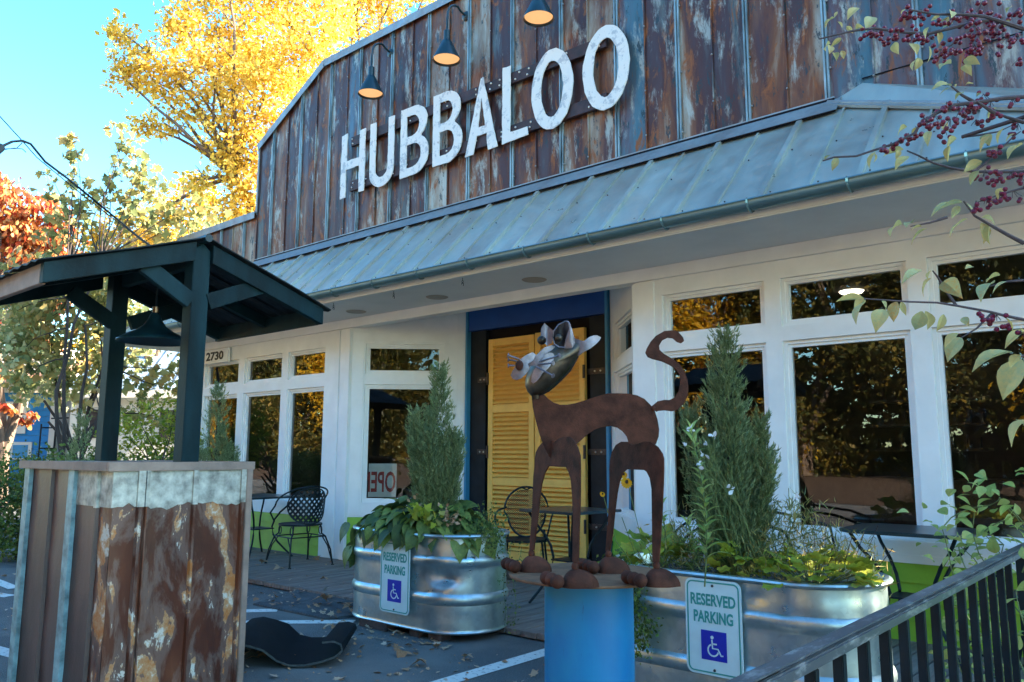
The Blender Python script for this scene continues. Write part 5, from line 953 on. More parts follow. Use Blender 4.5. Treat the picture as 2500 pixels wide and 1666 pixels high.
# large tank: tall lance leaved stem
def lancestem(name, base, top, n, L, label, bend=.04):
    t = thing(name, label, 'plant', base); b = Vector(base); tp = Vector(top); q = MB()
    ax = lambda s: b.lerp(tp, s) + Vector((bend*math.sin(s*3.1), 0, 0)); q.tube([ax(i/8) for i in range(9)], .004, 5); part('stem', q, M['lstem'], t)
    me = leafmesh('leaf', M['lvine'], .35, .2, 6, width=.115)
    for i in range(n):
        s = .18+.82*i/(n-1); a = i*2.4; d = Vector((math.cos(a), math.sin(a), .55 if s < .9 else 1.6)).normalized(); p = ax(s); l_ = L*(1.15-.55*s)
        leafobj(me, p, p+d*l_, l_, t, 0)
lancestem('lance_leaf_plant', (-1.83, 3.50, .64), (-1.84, 3.42, 1.36), 46, .125, 'tall bright green stem with lance shaped leaves in front of the large tank juniper')
lancestem('lance_leaf_plant', (-2.15, 3.62, .62), (-2.12, 3.60, 1.0), 26, .11, 'short lance leaved stem near the yellow flower, left part of the large tank')
lancestem('lance_leaf_plant', (-2.0, 3.66, .62), (-1.98, 3.62, .92), 22, .10, 'shorter dull lance leaved stem between the juniper and the rim of the large tank')
# yellowing foliage, heuchera clumps
LH = bpy.data.meshes.new('leaf'); 
def lobed():
    q = MB(); pts = []
    for i in range(28):
        a = math.pi*2*i/28 - math.pi/2; r = .46*(1+.16*math.cos(5*(a+math.pi/2)))*(1-.25*math.exp(-((i/28*2*math.pi)**2)*4) if i < 14 else 1)
        pts.append((r*math.cos(a), .5+r*math.sin(a), .05*math.cos(5*a)))
    q.add(pts+[(0, .42, -.05)], [(28, i, (i+1) % 28) for i in range(28)]); return q.mesh('leaf', M['lheuch'], True)
LH = lobed()
def clump(name, c, rx, ry, n, size, label, seed, dz=.10):
    r_ = random.Random(seed); t = thing(name, label, 'plant', c); q = MB()
    for i in range(n):
        a = r_.uniform(0, 6.28); k = math.sqrt(r_.random()); p = Vector((c[0]+rx*k*math.cos(a), c[1]+ry*k*math.sin(a), c[2]+dz*(1-k*k)+r_.uniform(-.01, .03)))
        d = Vector((math.cos(a)*.8, math.sin(a)*.6-.35, r_.uniform(-.3, .6))).normalized(); s = size*r_.uniform(.7, 1.2)
        leafobj(LH, p, p+d*s, s, t, r_.uniform(-.5, .5)); q.tube([(c[0]+(p.x-c[0])*.3, c[1]+(p.y-c[1])*.3, c[2]-.03), tuple(p)], .002, 3)
    part('stems', q, M['lstem'], t)
clump('heuchera_plant', (-1.74, 3.66, .69), .085, .06, 18, .075, 'small bright yellow green lobed clump at the large tank rim beside the tall stem', 3)
clump('heuchera_plant', (-1.42, 3.76, .69), .23, .19, 80, .088, 'wide yellow green lobed clump spilling over the right end of the large tank', 5, .09)
clump('heuchera_plant', (-2.22, 3.72, .68), .14, .12, 22, .13, 'darker large lobed leaves behind the rear leg of the cat sculpture', 8, .12)
sprigplant('wispy_filler_plant', [(-1.55, 3.85, .86), (-1.45, 3.9, .82), (-1.62, 3.8, .80), (-1.52, 3.9, .95), (-1.35, 3.8, .78), (-1.9, 3.7, .74), (-2.05, 3.72, .74), (-2.2, 3.75, .70), (-1.25, 3.85, .76), (-1.98, 3.68, .72), (-2.1, 3.8, .82), (-1.62, 3.7, .74)], 190, .055, BLADE, M['lolive'], 'thin greyish stems and small leaves filling the large tank round the juniper', sig=.06, stems=[[(-1.5+.03*i, 3.85, .62), (-1.55+.06*i, 3.85-.01*i, .85+.03*(i % 4))] for i in range(9)], sm=M['twig'])
sprigplant('trailing_filler_plant', [(-2.28, 3.52, .60), (-2.22, 3.50, .52), (-2.26, 3.49, .45), (-2.16, 3.48, .42), (-2.2, 3.47, .34), (-2.3, 3.55, .66), (-2.4, 3.6, .66), (-2.25, 3.5, .55), (-2.3, 3.52, .5), (-2.35, 3.55, .68)], 190, .024, LEAF, M['lhedge'], 'small leaved stems trailing over the left end of the large tank behind the blue pedestal', sig=.035, up=(0, 0, -1))
# gaura: thin arching stems with white flowers
GA = thing('white_flower_plant', 'thin arching stems with small white flowers rising right of the large tank juniper', 'flower', (-1.6, 3.6, .64)); q = MB(); fl = MB(); FP = []
for i, tp in enumerate([(-1.80, 3.35, 1.37), (-1.70, 3.3, 1.30), (-1.72, 3.32, 1.25), (-1.76, 3.34, 1.20), (-1.58, 3.3, 1.10), (-1.66, 3.3, 1.33), (-1.38, 3.5, 1.06), (-1.40, 3.5, 1.0), (-1.86, 3.4, 1.30), (-1.45, 3.6, 1.1), (-1.33, 3.55, .92), (-1.60, 3.35, 1.22)]):
    b = (-1.75+.05*(i % 5), 3.72, .62); mid = ((b[0]+tp[0])/2+.06*math.sin(i), (b[1]+tp[1])/2, (b[2]+tp[2])/2+.05); q.tube([b, mid, tp], .0018, 4)
    FP.append((tp, i))
part('stems', q, M['lstem'], GA)
for tp, i in FP[:9]:
    r_ = npr.normal(size=(5, 3))*.006 + np.array(tp); o = link('flower', cloudmesh('flower', r_, .026, OVAL, M['petalw'], None), GA)
# rudbeckia
RB = thing('yellow_flower_plant', 'yellow daisy like flower with dark centre on a thin stem seen between the cat legs', 'flower', (-2.16, 3.6, .62)); q = MB()
for tip, b in (((-2.10, 3.28, 1.11), (-2.05, 3.6, .6)), ((-2.29, 3.35, 1.05), (-2.2, 3.6, .6)), ((-2.15, 3.30, .95), (-2.1, 3.6, .62))):
    q.tube([b, (tip[0]+.03, tip[1]+.06, (b[2]+tip[2])/2), tip], .002, 4)
part('stems', q, M['lstem'], RB)
for c, s in (((-2.10, 3.28, 1.12), 1), ((-2.125, 3.29, 1.155), .7), ((-2.29, 3.35, 1.055), .5)):
    P_ = np.array([c]*11); R_ = []
    for k in range(11):
        a = k*2*math.pi/11; y = Vector((math.cos(a)*.8, -.35, math.sin(a)*.6-.35)).normalized(); z = Vector((0, -1, .2)).normalized(); x = y.cross(z).normalized(); R_.append(np.array([x, y, x.cross(y)]).T)
    link('petals', cloudmesh('petals', P_, [.036*s]*11, OVAL, M['petaly'], R=np.array(R_)), RB)
    m_ = MB(); m_.ball((c[0], c[1]-.008*s, c[2]), .009*s, 5); part('flower_centre', m_, M['barkdk'], RB, True)
# ---------------------------------------------------------------- cat sculpture on its pedestal
PD = MB(); pc = (-1.80, 2.53); PD.lathe((pc[0], pc[1], 0), [(.165, 0), (.165, .2), (.166, .5), (.165, .795), (.0, .797)], 48)
def pedpaint():
    m, t, p = mat('cracked_blue_pedestal_paint'); v = coords(t, (1, 1, .12), 0)
    c = ramp(t, noise(t, coords(t, (1, 1, .7)), 2.2, 6), [(.25, (.002, .11, .34)), (.5, (.004, .19, .42)), (.75, (.010, .28, .44))])
    c = mix(t, ramp(t, noise(t, v, 42, 8, .8), [(.63, (0, 0, 0)), (.68, (1, 1, 1))]), c, (.01, .05, .16))
    t.links.new(c, p.inputs['Base Color']); p.inputs['Roughness'].default_value = .42; bump(t, p, noise(t, v, 42, 8, .8), .4, .003); return m
solo('pedestal', PD, pedpaint(), 'bright blue painted round pedestal under the rusty cat sculpture', 'pedestal', smooth=True)
CT = thing('cat_sculpture', 'rusty welded metal cat with looking up head and curled tail on a round plate', 'sculpture', (pc[0], pc[1], .80))
q = MB(); q.lathe((pc[0], pc[1], .797), [(0, 0), (.298, 0), (.300, .003), (.300, .007), (.298, .010), (0, .010)], 64); part('round_plate', q, M['rustdisc'], CT)
lv_ = Vector(D['l']); nbv = Vector(D['nb']); wv = Vector(D['w']); nwv = Vector((-wv.y, wv.x, 0))
P0 = Vector((-1.71, 2.425, 0))
fb = lambda u, z, d: P0 + lv_*u + Vector((0, 0, z)) - nbv*d
fF = lambda u, z, d: Vector((-1.82, 2.33, 0)) + wv*u + Vector((0, 0, z)) - nwv*d
fR = lambda u, z, d: Vector((-1.605, 2.52, 0)) + wv*u + Vector((0, 0, z)) - nwv*d
q = MB(); q.plate(D['body'], lambda u, z, d: fb(u, z, d-.003), .006); part('body', q, M['rust'], CT, bevel=.001)
q = MB(); q.plate(D['tail'], lambda u, z, d: fb(u, z, d-.008), .005); part('tail', q, M['rust'], CT, bevel=.001)
q = MB(); q.plate(D['legF'], lambda u, z, d: fF(u, z, d-.003), .006); part('leg_pair', q, M['rust'], CT, bevel=.001, label='front pair of legs cut from one rusty plate')
q = MB(); q.plate(D['legR'], lambda u, z, d: fR(u, z, d-.003), .006); part('leg_pair', q, M['rust'], CT, bevel=.001, label='rear pair of legs cut from one rusty plate')
# folded chest brackets
q = MB(); q.tube([fb(-.136, 1.30, .004), fb(-.130, 1.215, .004)], .009, 8); part('weld_bracket', q, M['rust'], CT, True)
q = MB(); q.tube([fb(.160, 1.285, .004), fb(.162, 1.20, .004)], .010, 8); part('weld_bracket', q, M['rust'], CT, True)
q = MB(); q.ball(fb(.232, 1.417, .002), .009, 8, sc=(1, 1, 1.3)); part('weld_lump', q, M['rust'], CT, True)
fw = -lv_   # toes point along the picture's left
for i, (x, y) in enumerate(D['feet']):
    c = Vector((x, y, .807)); side = nbv; ft = MB()
    # domed pad with a ragged heel
    vs = []; nu, nv = 22, 8
    for j in range(nv+1):
        ph = math.pi/2*j/nv
        for k in range(nu):
            a = 2*math.pi*k/nu; ex = .078 if math.cos(a) > 0 else .045; rg = 1 + (.06*math.sin(a*7+i) if math.cos(a) > .2 else 0)
            p = c + lv_*(ex*math.cos(a)*math.cos(ph)*rg) + side*(.040*math.sin(a)*math.cos(ph)*rg) + Vector((0, 0, .060*math.sin(ph))); vs.append(p)
    ft.add(vs, [(j*nu+k, j*nu+(k+1) % nu, (j+1)*nu+(k+1) % nu, (j+1)*nu+k) for j in range(nv) for k in range(nu)])
    paw = part('paw', ft, M['rust'], CT, True)
    wl = MB(); wl.ball(c+Vector((0, 0, .066)), .010, 6, sc=(1.3, 1.1, 1.7)); sub('weld_lump', wl, M['rust'], paw, True)
    for k in range(3):
        tb = MB(); tb.ball(c - lv_*(.062+.016*k) + side*(-.040+.040*k) + Vector((0, 0, .0235)), .0235, 10); sub('toe', tb, M['rust'], paw, True)
# head: beaten shell
ho = D['head']; hc = np.mean(np.array(ho), 0); q = MB(); n = len(ho); rings = [(1.0, 0), (.985, .022), (.94, .045), (.85, .066), (.70, .083), (.48, .095), (.22, .101), (.02, .103)]
for sgn in (1, -1):
    vs = []
    for sc_, dd in rings:
        for (u, z) in ho: vs.append(fb(hc[0]+(u-hc[0])*sc_, hc[1]+(z-hc[1])*sc_, sgn*dd*(.68 if sgn > 0 else .6) + .0))
    k = len(rings); q.add(vs, [(i*n+j, i*n+(j+1) % n, (i+1)*n+(j+1) % n, (i+1)*n+j) for i in range(k-1) for j in range(n)])
hd = part('head', q, M['olivesteel'], CT, True)
q = MB(); q.tube([fb(-.208, 1.485, 0), fb(-.200, 1.45, 0)], [.020, .012], 10); sub('neck_joint', q, M['olivesteel'], hd, True)
def bentplate(name, key, off, bend, m_, tk=.004, cx=0):
    pts = D[key]; us = [p[0] for p in pts]; um = sum(us)/len(us); q = MB(); w_ = (max(us)-min(us))/2
    zs_ = [p[1] for p in pts]; zm = sum(zs_)/len(zs_)
    f_ = lambda u, z, d: fb(u, z, off + d + bend*(1-((u-um)/w_)**2))
    # fan with centre so the plate can dish
    k = len(pts); front = [f_(u, z, tk) for u, z in pts]; back = [f_(u, z, 0) for u, z in pts]
    midf = [f_(um+(u-um)*.5, zm+(z-zm)*.5, tk) for u, z in pts]; midb = [f_(um+(u-um)*.5, zm+(z-zm)*.5, 0) for u, z in pts]
    vs = front+back+midf+midb+[f_(um, zm, tk), f_(um, zm, 0)]; fs = []
    for i in range(k):
        j = (i+1) % k; fs += [(i, j, 2*k+j, 2*k+i), (2*k+i, 2*k+j, 4*k), (k+j, k+i, 3*k+i, 3*k+j), (3*k+j, 3*k+i, 4*k+1), (i, k+i, k+j, j)]
    q.add(vs, fs); return sub(name, q, m_, hd, True)
bentplate('forehead_plate', 'forehead', .078, .012, M['steelplate']); bentplate('muzzle_plate', 'muzzle', .088, .012, M['steelplate']); bentplate('cheek_plate', 'cheek', .086, .010, M['steelplate'])
bentplate('ear', 'ear1', -.01, -.02, M['steelplate']); bentplate('ear', 'ear2', .088, -.035, M['earin'], .003); bentplate('ear', 'ear2b', .086, .014, M['steelplate'])
bentplate('back_ear_plate', 'flap', .035, .016, M['steelplate'])
q = MB(); rim = [fb(u, z, .092) for u, z in D['ear2']]; q.tube(rim+rim[:1], .0028, 6); sub('ear_rim', q, M['steelplate'], hd, True)
q = MB(); q.tube([fb(u, z, .004) for u, z in D['jaw']], .0045, 6); sub('jaw_weld', q, M['earin'], hd, True)
q = MB(); e1 = D['eyes']; q.ball(fb(*e1[0], .03), .017, 10); sub('eye', q, M['olivesteel'], hd, True)
q = MB(); q.ball(fb(*e1[1], .090), .015, 10); sub('eye', q, M['olivesteel'], hd, True)
q = MB(); nz_ = D['nose']; q.ball(fb(*nz_, .108), .017, 10, sc=(1, .6, 1.1)); sub('nose', q, M['rust'], hd, True)
for a, b in D['whisk']:
    q = MB(); A_ = fb(*a, .104); B_ = fb(*b, .155 if b[0] > a[0] else .10); q.tube([A_, B_], .0034, 7); dv = (B_-A_).normalized(); q.tube([B_, B_+dv*.003], .0085, 10); sub('whisker_nail', q, M['steelplate'] if a[0] > -9 else M['rust'], hd)
# ---------------------------------------------------------------- railing
RL = thing('railing', 'black metal guard rail with worn square top rail crossing the lower right corner', 'railing', (-.52, 2, 0))
q = MB(); q.box(-.541, -.499, -1.0, 3.46, .912, .932); q.box(-.537, -.503, -1.0, 3.46, .932, .938)
def worn():
    m, t, p = mat('worn_black_rail_paint'); v = coords(t, (1, .3, 1), 0)
    c = mix(t, ramp(t, noise(t, v, 45, 9, .75), [(.52, (0, 0, 0)), (.66, (1, 1, 1))]), (.085, .095, .11), (.30, .31, .32)); t.links.new(c, p.inputs['Base Color']); p.inputs['Roughness'].default_value = .35; p.inputs['Metallic'].default_value = .3
    bump(t, p, noise(t, v, 60, 8), .3, .002); return m
part('top_rail', q, worn(), RL, bevel=.003)
bal = MB(); bal.box(-.0095, .0095, -.0095, .0095, -.02, .905); balme = bal.mesh('baluster', M['iron'], bevel=.0015)
y = 1.352 - .131*12
for i in range(26):
    yy = 1.352 + .131*(i-12)
    if yy < 3.25: link('baluster', balme, RL, loc=(0, yy-2, 0)).location = (0, yy-2, 0)
q = MB(); q.box(-.545, -.495, 3.34, 3.39, -.02, .904); part('post', q, M['iron'], RL, bevel=.002)
q = MB(); q.box(-.545, -.495, -.05, .0, -.02, .904); part('post', q, M['iron'], RL, bevel=.002)
q = MB(); q.box(-.535, -.505, -1.0, 3.34, .07, .095); part('bottom_rail', q, M['iron'], RL, bevel=.002)
# ---------------------------------------------------------------- tables and chairs
def table(x, y, rz, w_, dpt, h_, label, cut=.0):
    t = thing('bistro_table', label, 'table', (0, 0, 0), 'black metal bistro tables on the deck'); c = cut
    a, b = w_/2, dpt/2
    out = [(-a+c, -b), (a-c, -b), (a, -b+c), (a, b-c), (a-c, b), (-a+c, b), (-a, b-c), (-a, -b+c)] if c else [(-a, -b), (a, -b), (a, b), (-a, b)]
    q = MB(); q.plate(out, lambda u, v, d: (u, v, h_-d), .022); part('tabletop', q, M['tabletop'], t, bevel=.004)
    for sx, sy in ((-1, -1), (1, -1), (1, 1), (-1, 1)):
        q = MB(); pts = []
        for k in range(9):
            s = k/8; r = .82 - .52*math.sin(math.pi*min(1, s*1.25)*.5) if s < .5 else .30+.62*((s-.5)/.5)**1.4
            r = [.80, .68, .50, .38, .33, .36, .46, .62, .80][k]; pts.append((sx*a*r, sy*b*r, h_-.02-(h_-.02)*s))
        q.tube(pts, .011, 7); part('leg', q, M['iron'], t, True)
    q = MB(); q.box(-a*.38, a*.38, -b*.38, b*.38, h_*.45, h_*.45+.012); part('lower_shelf', q, M['iron'], t)
    t.location = (x, y, .05); t.rotation_euler.z = rz; return t
table(-1.42, 5.42, 0.0, .73, .62, .75, 'black metal table with cut corners under the right hand windows, behind the railing', .09)
table(-4.02, 5.40, math.radians(-5), .60, .60, .75, 'black square metal table in front of the yellow shutters, behind the cat legs')
table(-8.55, 5.32, 0.0, .80, .72, .70, 'black metal table beside the lattice chair under the left windows', .0)
def lattice_chair(label):
    t = thing('lattice_chair', label, 'chair', (0, 0, 0), 'black lattice back chairs'); R_ = .25   # faces +x in its own frame; back at -x
    q = MB(); q.lathe((0, 0, .43), [(0, .0), (.22, .0), (.235, .006), (.235, -.012), (.22, -.014)], 28); part('seat', q, M['iron'], t, True)
    hoop = []
    for k in range(25):
        a = math.radians(75+210*k/24); z = .43+.20+.21*max(0, math.sin((k/24)*math.pi))**.8; hoop.append((R_*1.12*math.cos(a), R_*1.12*math.sin(a), z))
    q = MB(); q.tube([(R_*.9, .20, .45)]+[(R_*.75, .27, .55)]+hoop+[(R_*.75, -.27, .55)]+[(R_*.9, -.20, .45)], .009, 7); part('arm_hoop', q, M['iron'], t, True)
    q = MB()
    def sp(a, z): rr = R_*(.94+.10*(z-.45)/.35); return Vector((rr*math.cos(a), rr*math.sin(a), z))
    lim = math.radians(62); z0, z1 = .46, .80; ins = lambda a, z: ((a-math.pi)/lim)**2+((z-.63)/.19)**2 < 1
    for sgn in (1, -1):
        for k in range(-7, 12):
            run = []
            for j in range(41):
                z = z0+(z1-z0)*j/40; a = math.pi + sgn*((z-z0)*3.6 + (k-3)*.235-.55)
                if ins(a, z): run.append(sp(a, z))
                elif len(run) > 1: break
            if len(run) > 2:
                for p_, r_ in zip(run[:-1:2], run[2::2]): q.beam(p_, r_, .022, .004, (p_+r_)/2-Vector((0, 0, p_.z)))
    part('lattice_back', q, M['iron'], t)
    rim = [sp(math.pi+lim*math.cos(b), .63+.19*math.sin(b)) for b in [2*math.pi*k/28 for k in range(29)]]
    q = MB(); q.tube(rim, .008, 6); part('back_rim', q, M['iron'], t, True)
    for sx, sy in ((-1, -1), (-1, 1), (1, 1), (1, -1)):
        q = MB(); q.tube([(sx*.16, sy*.16, .42), (sx*.17, sy*.17, .33), (sx*.20, sy*.20, .30), (sx*.26, sy*.235, .16), (sx*.29, sy*.25, 0)], .009, 7)
        q.tube([(sx*.12, sy*.20, .30), (sx*.22, sy*.22, .20), (sx*.285, sy*.25, .015)], .007, 6); q.lathe((sx*.29, sy*.25, 0), [(0, .01), (.016, .01), (.018, 0)], 8); part('leg', q, M['iron'], t, True)
    q = MB()
    for sy in (-1, 1): q.tube([(-.20, sy*.20, .30), (.20, sy*.20, .30)], .007, 6)
    for sx in (-1, 1): q.tube([(sx*.20, -.2, .30), (sx*.20, .2, .30)], .007, 6)
    for sx, sy in ((-1, -1), (-1, 1), (1, 1), (1, -1)): q.tube([(sx*.14+.035*math.cos(a), sy*.17, .365+.045*math.sin(a)) for a in [2*math.pi*k/12 for k in range(13)]], .006, 5)
    part('stretcher', q, M['iron'], t, True)
    return t
c1 = lattice_chair('black iron chair with woven lattice back, alone at the left end of the deck'); c1.location = (-7.62, 5.28, .05); c1.rotation_euler.z = math.radians(172); c1.scale = (1.0, 1.0, 1.0)
c2 = copytree(c1); c2.location = (-2.78, 5.10, .05); c2.rotation_euler.z = math.radians(215); c2['label'] = 'black lattice back chair half hidden behind the large tank juniper'
def hoop_chair(label, mesh_back=True):
    t = thing('hoop_chair', label, 'chair', (0, 0, 0), 'black hoop back chairs')
    oval = [(-.20-.03*math.sin(a)*.0, .20*math.cos(a)*(1.05 if math.sin(a) > 0 else .9), .66+.23*math.sin(a)) for a in [2*math.pi*k/32 for k in range(33)]]
    oval = [(x-.10*(z-.43)*.6, y, z) for x, y, z in oval]
    q = MB(); q.tube(oval, .010, 7); q.tube([(-.245, -.06, .885), (-.25, 0, .865), (-.245, .06, .885)], .007, 6); part('back_frame', q, M['iron'], t, True)
    q = MB()
    for k in range(-24, 25):     # diagonal expanded metal mesh
        for sg in (1, -1):
            seg = []
            for j in range(31):
                v = -.22+.44*j/30; y = k*.017+sg*v
                if (y/.195)**2+(v/.215)**2 < 1: seg.append((-.20-.06*(.66+v-.43), y, .66+v))
            if len(seg) > 1: q.beam(seg[0], seg[-1], .0035, .0035, (1, 0, 0))
    part('mesh_panel', q, M['iron'], t)
    q = MB(); q.lathe((0, 0, .43), [(0, 0), (.20, 0), (.225, .006), (.225, -.012), (.20, -.014)], 28); part('seat', q, M['iron'], t, True)
    for sy in (-1, 1):
        q = MB(); q.tube([(-.23, sy*.19, .70), (-.12, sy*.25, .68), (.05, sy*.26, .66), (.17, sy*.25, .62), (.20, sy*.23, .52), (.17, sy*.20, .43)], .009, 7); part('arm', q, M['iron'], t, True)
        q = MB(); q.tube([(-.20, sy*.17, .50), (-.19, sy*.17, .42), (-.24, sy*.21, 0)], .010, 7); part('leg', q, M['iron'], t, True)
        q = MB(); q.tube([(.17, sy*.17, .43), (.18, sy*.19, .25), (.24, sy*.22, 0)], .010, 7); part('leg', q, M['iron'], t, True)
    return t
h1 = hoop_chair('black hoop backed chair with fine mesh panel in front of the yellow shutters'); h1.location = (-4.78, 5.72, .05); h1.rotation_euler.z = math.radians(-55)
h2 = copytree(h1); h2.location = (-2.22, 5.36, .05); h2.rotation_euler.z = math.radians(-8); h2.scale = (1.15,)*3; h2['label'] = 'black hoop backed chair with scratched arm at the left of the table by the railing'
h3 = copytree(h1); h3.location = (-.72, 5.36, .05); h3.rotation_euler.z = math.radians(175); h3['label'] = 'black chair seen only through the balusters, right of the table by the railing'
# ---------------------------------------------------------------- trees and background
def limb(q, a, b, r0, r1, n=7, wob=.12, seed=0):
    g = random.Random(seed); a = Vector(a); b = Vector(b); L = (b-a).length; pts = []
    o = Vector((g.uniform(-1, 1), g.uniform(-1, 1), g.uniform(-.3, .5)))*L*wob
    for i in range(n+1):
        t = i/n; p = a.lerp(b, t) + o*math.sin(math.pi*t) + Vector((g.uniform(-1, 1), g.uniform(-1, 1), g.uniform(-1, 1)))*L*.012*(0 < i < n); pts.append(p)
    q.tube(pts, [r0+(r1-r0)*i/n for i in range(n+1)], 7); return pts
def tree(name, base, lobes, dens, lsize, lm, tm, label, cat='tree', bm='bark', trunk_r=.2, split=.35, sub_=9, tight=.34, group=None, spread=1.0, up=None):
    t = thing(name, label, cat, base, group); q = MB(); b = Vector(base); cz = sum(l[2] for l in lobes)/len(lobes); cx = sum(l[0] for l in lobes)/len(lobes); cy = sum(l[1] for l in lobes)/len(lobes)
    top = Vector((b.x+(cx-b.x)*.5, b.y+(cy-b.y)*.5, b.z+(cz-b.z)*.75)); fork = b.lerp(top, split)
    limb(q, b, fork, trunk_r, trunk_r*.8, 5, .03, 1)
    mains = []
    for i in range(5):
        l_ = lobes[int(i*len(lobes)/5)]; e = Vector(l_[:3]); m_ = fork.lerp(e, .62); mains.append(limb(q, fork, m_, trunk_r*.55, trunk_r*.28, 7, .08, i+3))
    for i, l_ in enumerate(lobes):
        e = Vector(l_[:3]); best = min((p for mm in mains for p in mm), key=lambda p: (p-e).length)
        pts = limb(q, best, e, trunk_r*.22, trunk_r*.05, 6, .10, i+20); g = random.Random(i)
        for k in range(3):
            p = pts[3+k]; d = Vector((g.uniform(-1, 1), g.uniform(-1, 1), g.uniform(-.4, 1))).normalized()*l_[3]*1.0; limb(q, p, p+d, trunk_r*.07, trunk_r*.02, 4, .1, i*7+k)
    part('trunk', q, M[bm], t, True)
    P_ = lobepts(lobes, dens, sub_, tight); U = None if up is None else np.array([up]*len(P_), float)
    link('crown', cloudmesh('crown', P_, lsize, tm, M[lm], U, spread), t); return t
tree('yellow_tree', (-12.9, 12.6, 0), D['yellow'], 1750, .118, 'lyellow', LEAF, 'tall sunlit golden yellow tree rising behind the stepped parapet', trunk_r=.26, sub_=26, tight=.20)
tree('maple_sapling', (-12.6, 4.6, 0), D['olive'], 360, .125, 'lolive', MAPLE, 'slender maple with olive and tan lobed leaves against the sky left of the parapet', bm='barkdk', trunk_r=.06, split=.2, sub_=14, tight=.30, up=(0, 0, -1), spread=1.3)
tree('red_tree', (-17.0, 5.2, 0), D['red'], 1900, .13, 'lred', OVAL, 'fiery red and orange tree at the left edge behind the stall roof', bm='bark', trunk_r=.12, sub_=16, tight=.3, up=(0, 0, -1), spread=.8)
tree('lime_shrub', (-9.4, 5.2, 0), D['lime'], 2600, .07, 'llime', LEAF, 'lime green leafy shrub seen between the two stall posts', 'shrub', 'barkdk', .04, .15, 12, .32)
tree('gold_tree', (-21.0, 9.5, 0), D['gold'], 1500, .15, 'lgold', LEAF, 'smaller golden tree glimpsed behind the maple above the stall roof', trunk_r=.14, sub_=12)
low = [[x_ + .4*math.sin(k), y_ + .3*math.cos(k*2), z_, r_ * 1.1] for k, (x_, y_, z_, r_) in enumerate(D['pale'])]
tree('pale_green_tree', (-13.6, 5.4, 0), low, 1300, .10, 'lpale', MAPLE, 'pale sage green low maple spreading under the stall roof at the left', bm='barkdk', trunk_r=.07, split=.25, sub_=14, tight=.32, up=(0, 0, -1), spread=1.4)
# hedge along the lot
q = MB(); lob = []
g = random.Random(2)
for i in range(46):
    t = i/45; x = -15.2 + 6.4*t; y = 1.6+2.6*t; 
    for k in range(2): lob.append((x+g.uniform(-.1, .1), y+g.uniform(-.25, .3), .35+.55*k+g.uniform(-.05, .12), .34))
HG = thing('hedge', 'clipped green hedge along the edge of the car park behind the stall', 'hedge', (-12, 3, 0))
link('foliage', cloudmesh('foliage', lobepts(lob, 3600, 26, .30), .055, LEAF, M['lhedge']), HG)
q = MB()
for l_ in lob[::2]: q.tube([(l_[0], l_[1], 0), (l_[0]+.05, l_[1], .5), (l_[0]-.1, l_[1]+.1, .95)], [.02, .012, .004], 5)
part('stems', q, M['barkdk'], HG)
# blue clapboard house far left
BH = thing('blue_house', 'blue clapboard building with white corner post and porch roof behind the hedge at far left', 'house', (-26, 7, 0))
fh = Fr((-27.0, 5.55), (2.9, 2.9)); Lh = 4.1
hb = lambda u0, u1, d0, d1, z0, z1: (lambda m_: (fh.box(m_, u0, u1, d0, d1, z0, z1), m_)[1])(MB())
z = .3
for i in range(16):
    m_ = MB(); za = .3+i*.175
    vs = [fh(u, zz, d) for u in (0, Lh) for zz, d in ((za, -.02), (za+.172, -.003), (za+.172, .05), (za, .05))]
    m_.add(vs, [(0, 1, 2, 3), (7, 6, 5, 4), (0, 4, 5, 1), (1, 5, 6, 2), (2, 6, 7, 3), (3, 7, 4, 0)]); part('siding_plank', m_, M['bhouse'], BH)
part('corner_post', hb(Lh, Lh+.17, -.06, .1, 0, 3.1), M['cream'], BH)
part('fascia', hb(-.2, Lh+.2, -.10, -.03, 2.87, 3.1), M['cream'], BH)
m_ = MB(); m_.add([fh(-.5, 3.1, -.9), fh(Lh+.3, 3.1, -.9), fh(Lh+.3, 4.3, 2.5), fh(-.5, 4.3, 2.5), fh(-.5, 3.05, -.9), fh(Lh+.3, 3.05, -.9), fh(Lh+.3, 4.25, 2.5), fh(-.5, 4.25, 2.5)], [(0, 1, 2, 3), (4, 5, 6, 7), (0, 1, 5, 4), (1, 2, 6, 5), (2, 3, 7, 6), (3, 0, 4, 7)]); part('roof', m_, M['darkroof'], BH)
part('wall', hb(.02, Lh, .06, 4.0, 0, 4.2), M['cream'], BH)
wn = part('window', hb(Lh-1.45, Lh-.42, -.06, -.025, 1.05, 1.52), M['cream'], BH)
for k in range(2): sub('pane', (lambda m_: (fh.box(m_, Lh-1.38+k*.47, Lh-.98+k*.47, -.066, -.061, 1.08, 1.44), m_)[1])(MB()), M['ltblue'], wn)
WS = thing('banner_sign', 'white painted banner on the blue clapboard wall, half hidden by red leaves', 'sign', tuple(fh(Lh-1.5, 2.2, -.06)))
part('board', hb(Lh-2.3, Lh-.62, -.075, -.05, 1.75, 2.62), M['cream'], WS)
for u in (Lh-1.75, Lh-1.42, Lh-1.08):
    pass
link('lettering', text_mesh('lettering', 'HOO', .26, .95, lambda u, v, d: fh(Lh-1.68+u, 2.22+v, -.079-d), M['hinge'], .004, .0), WS)
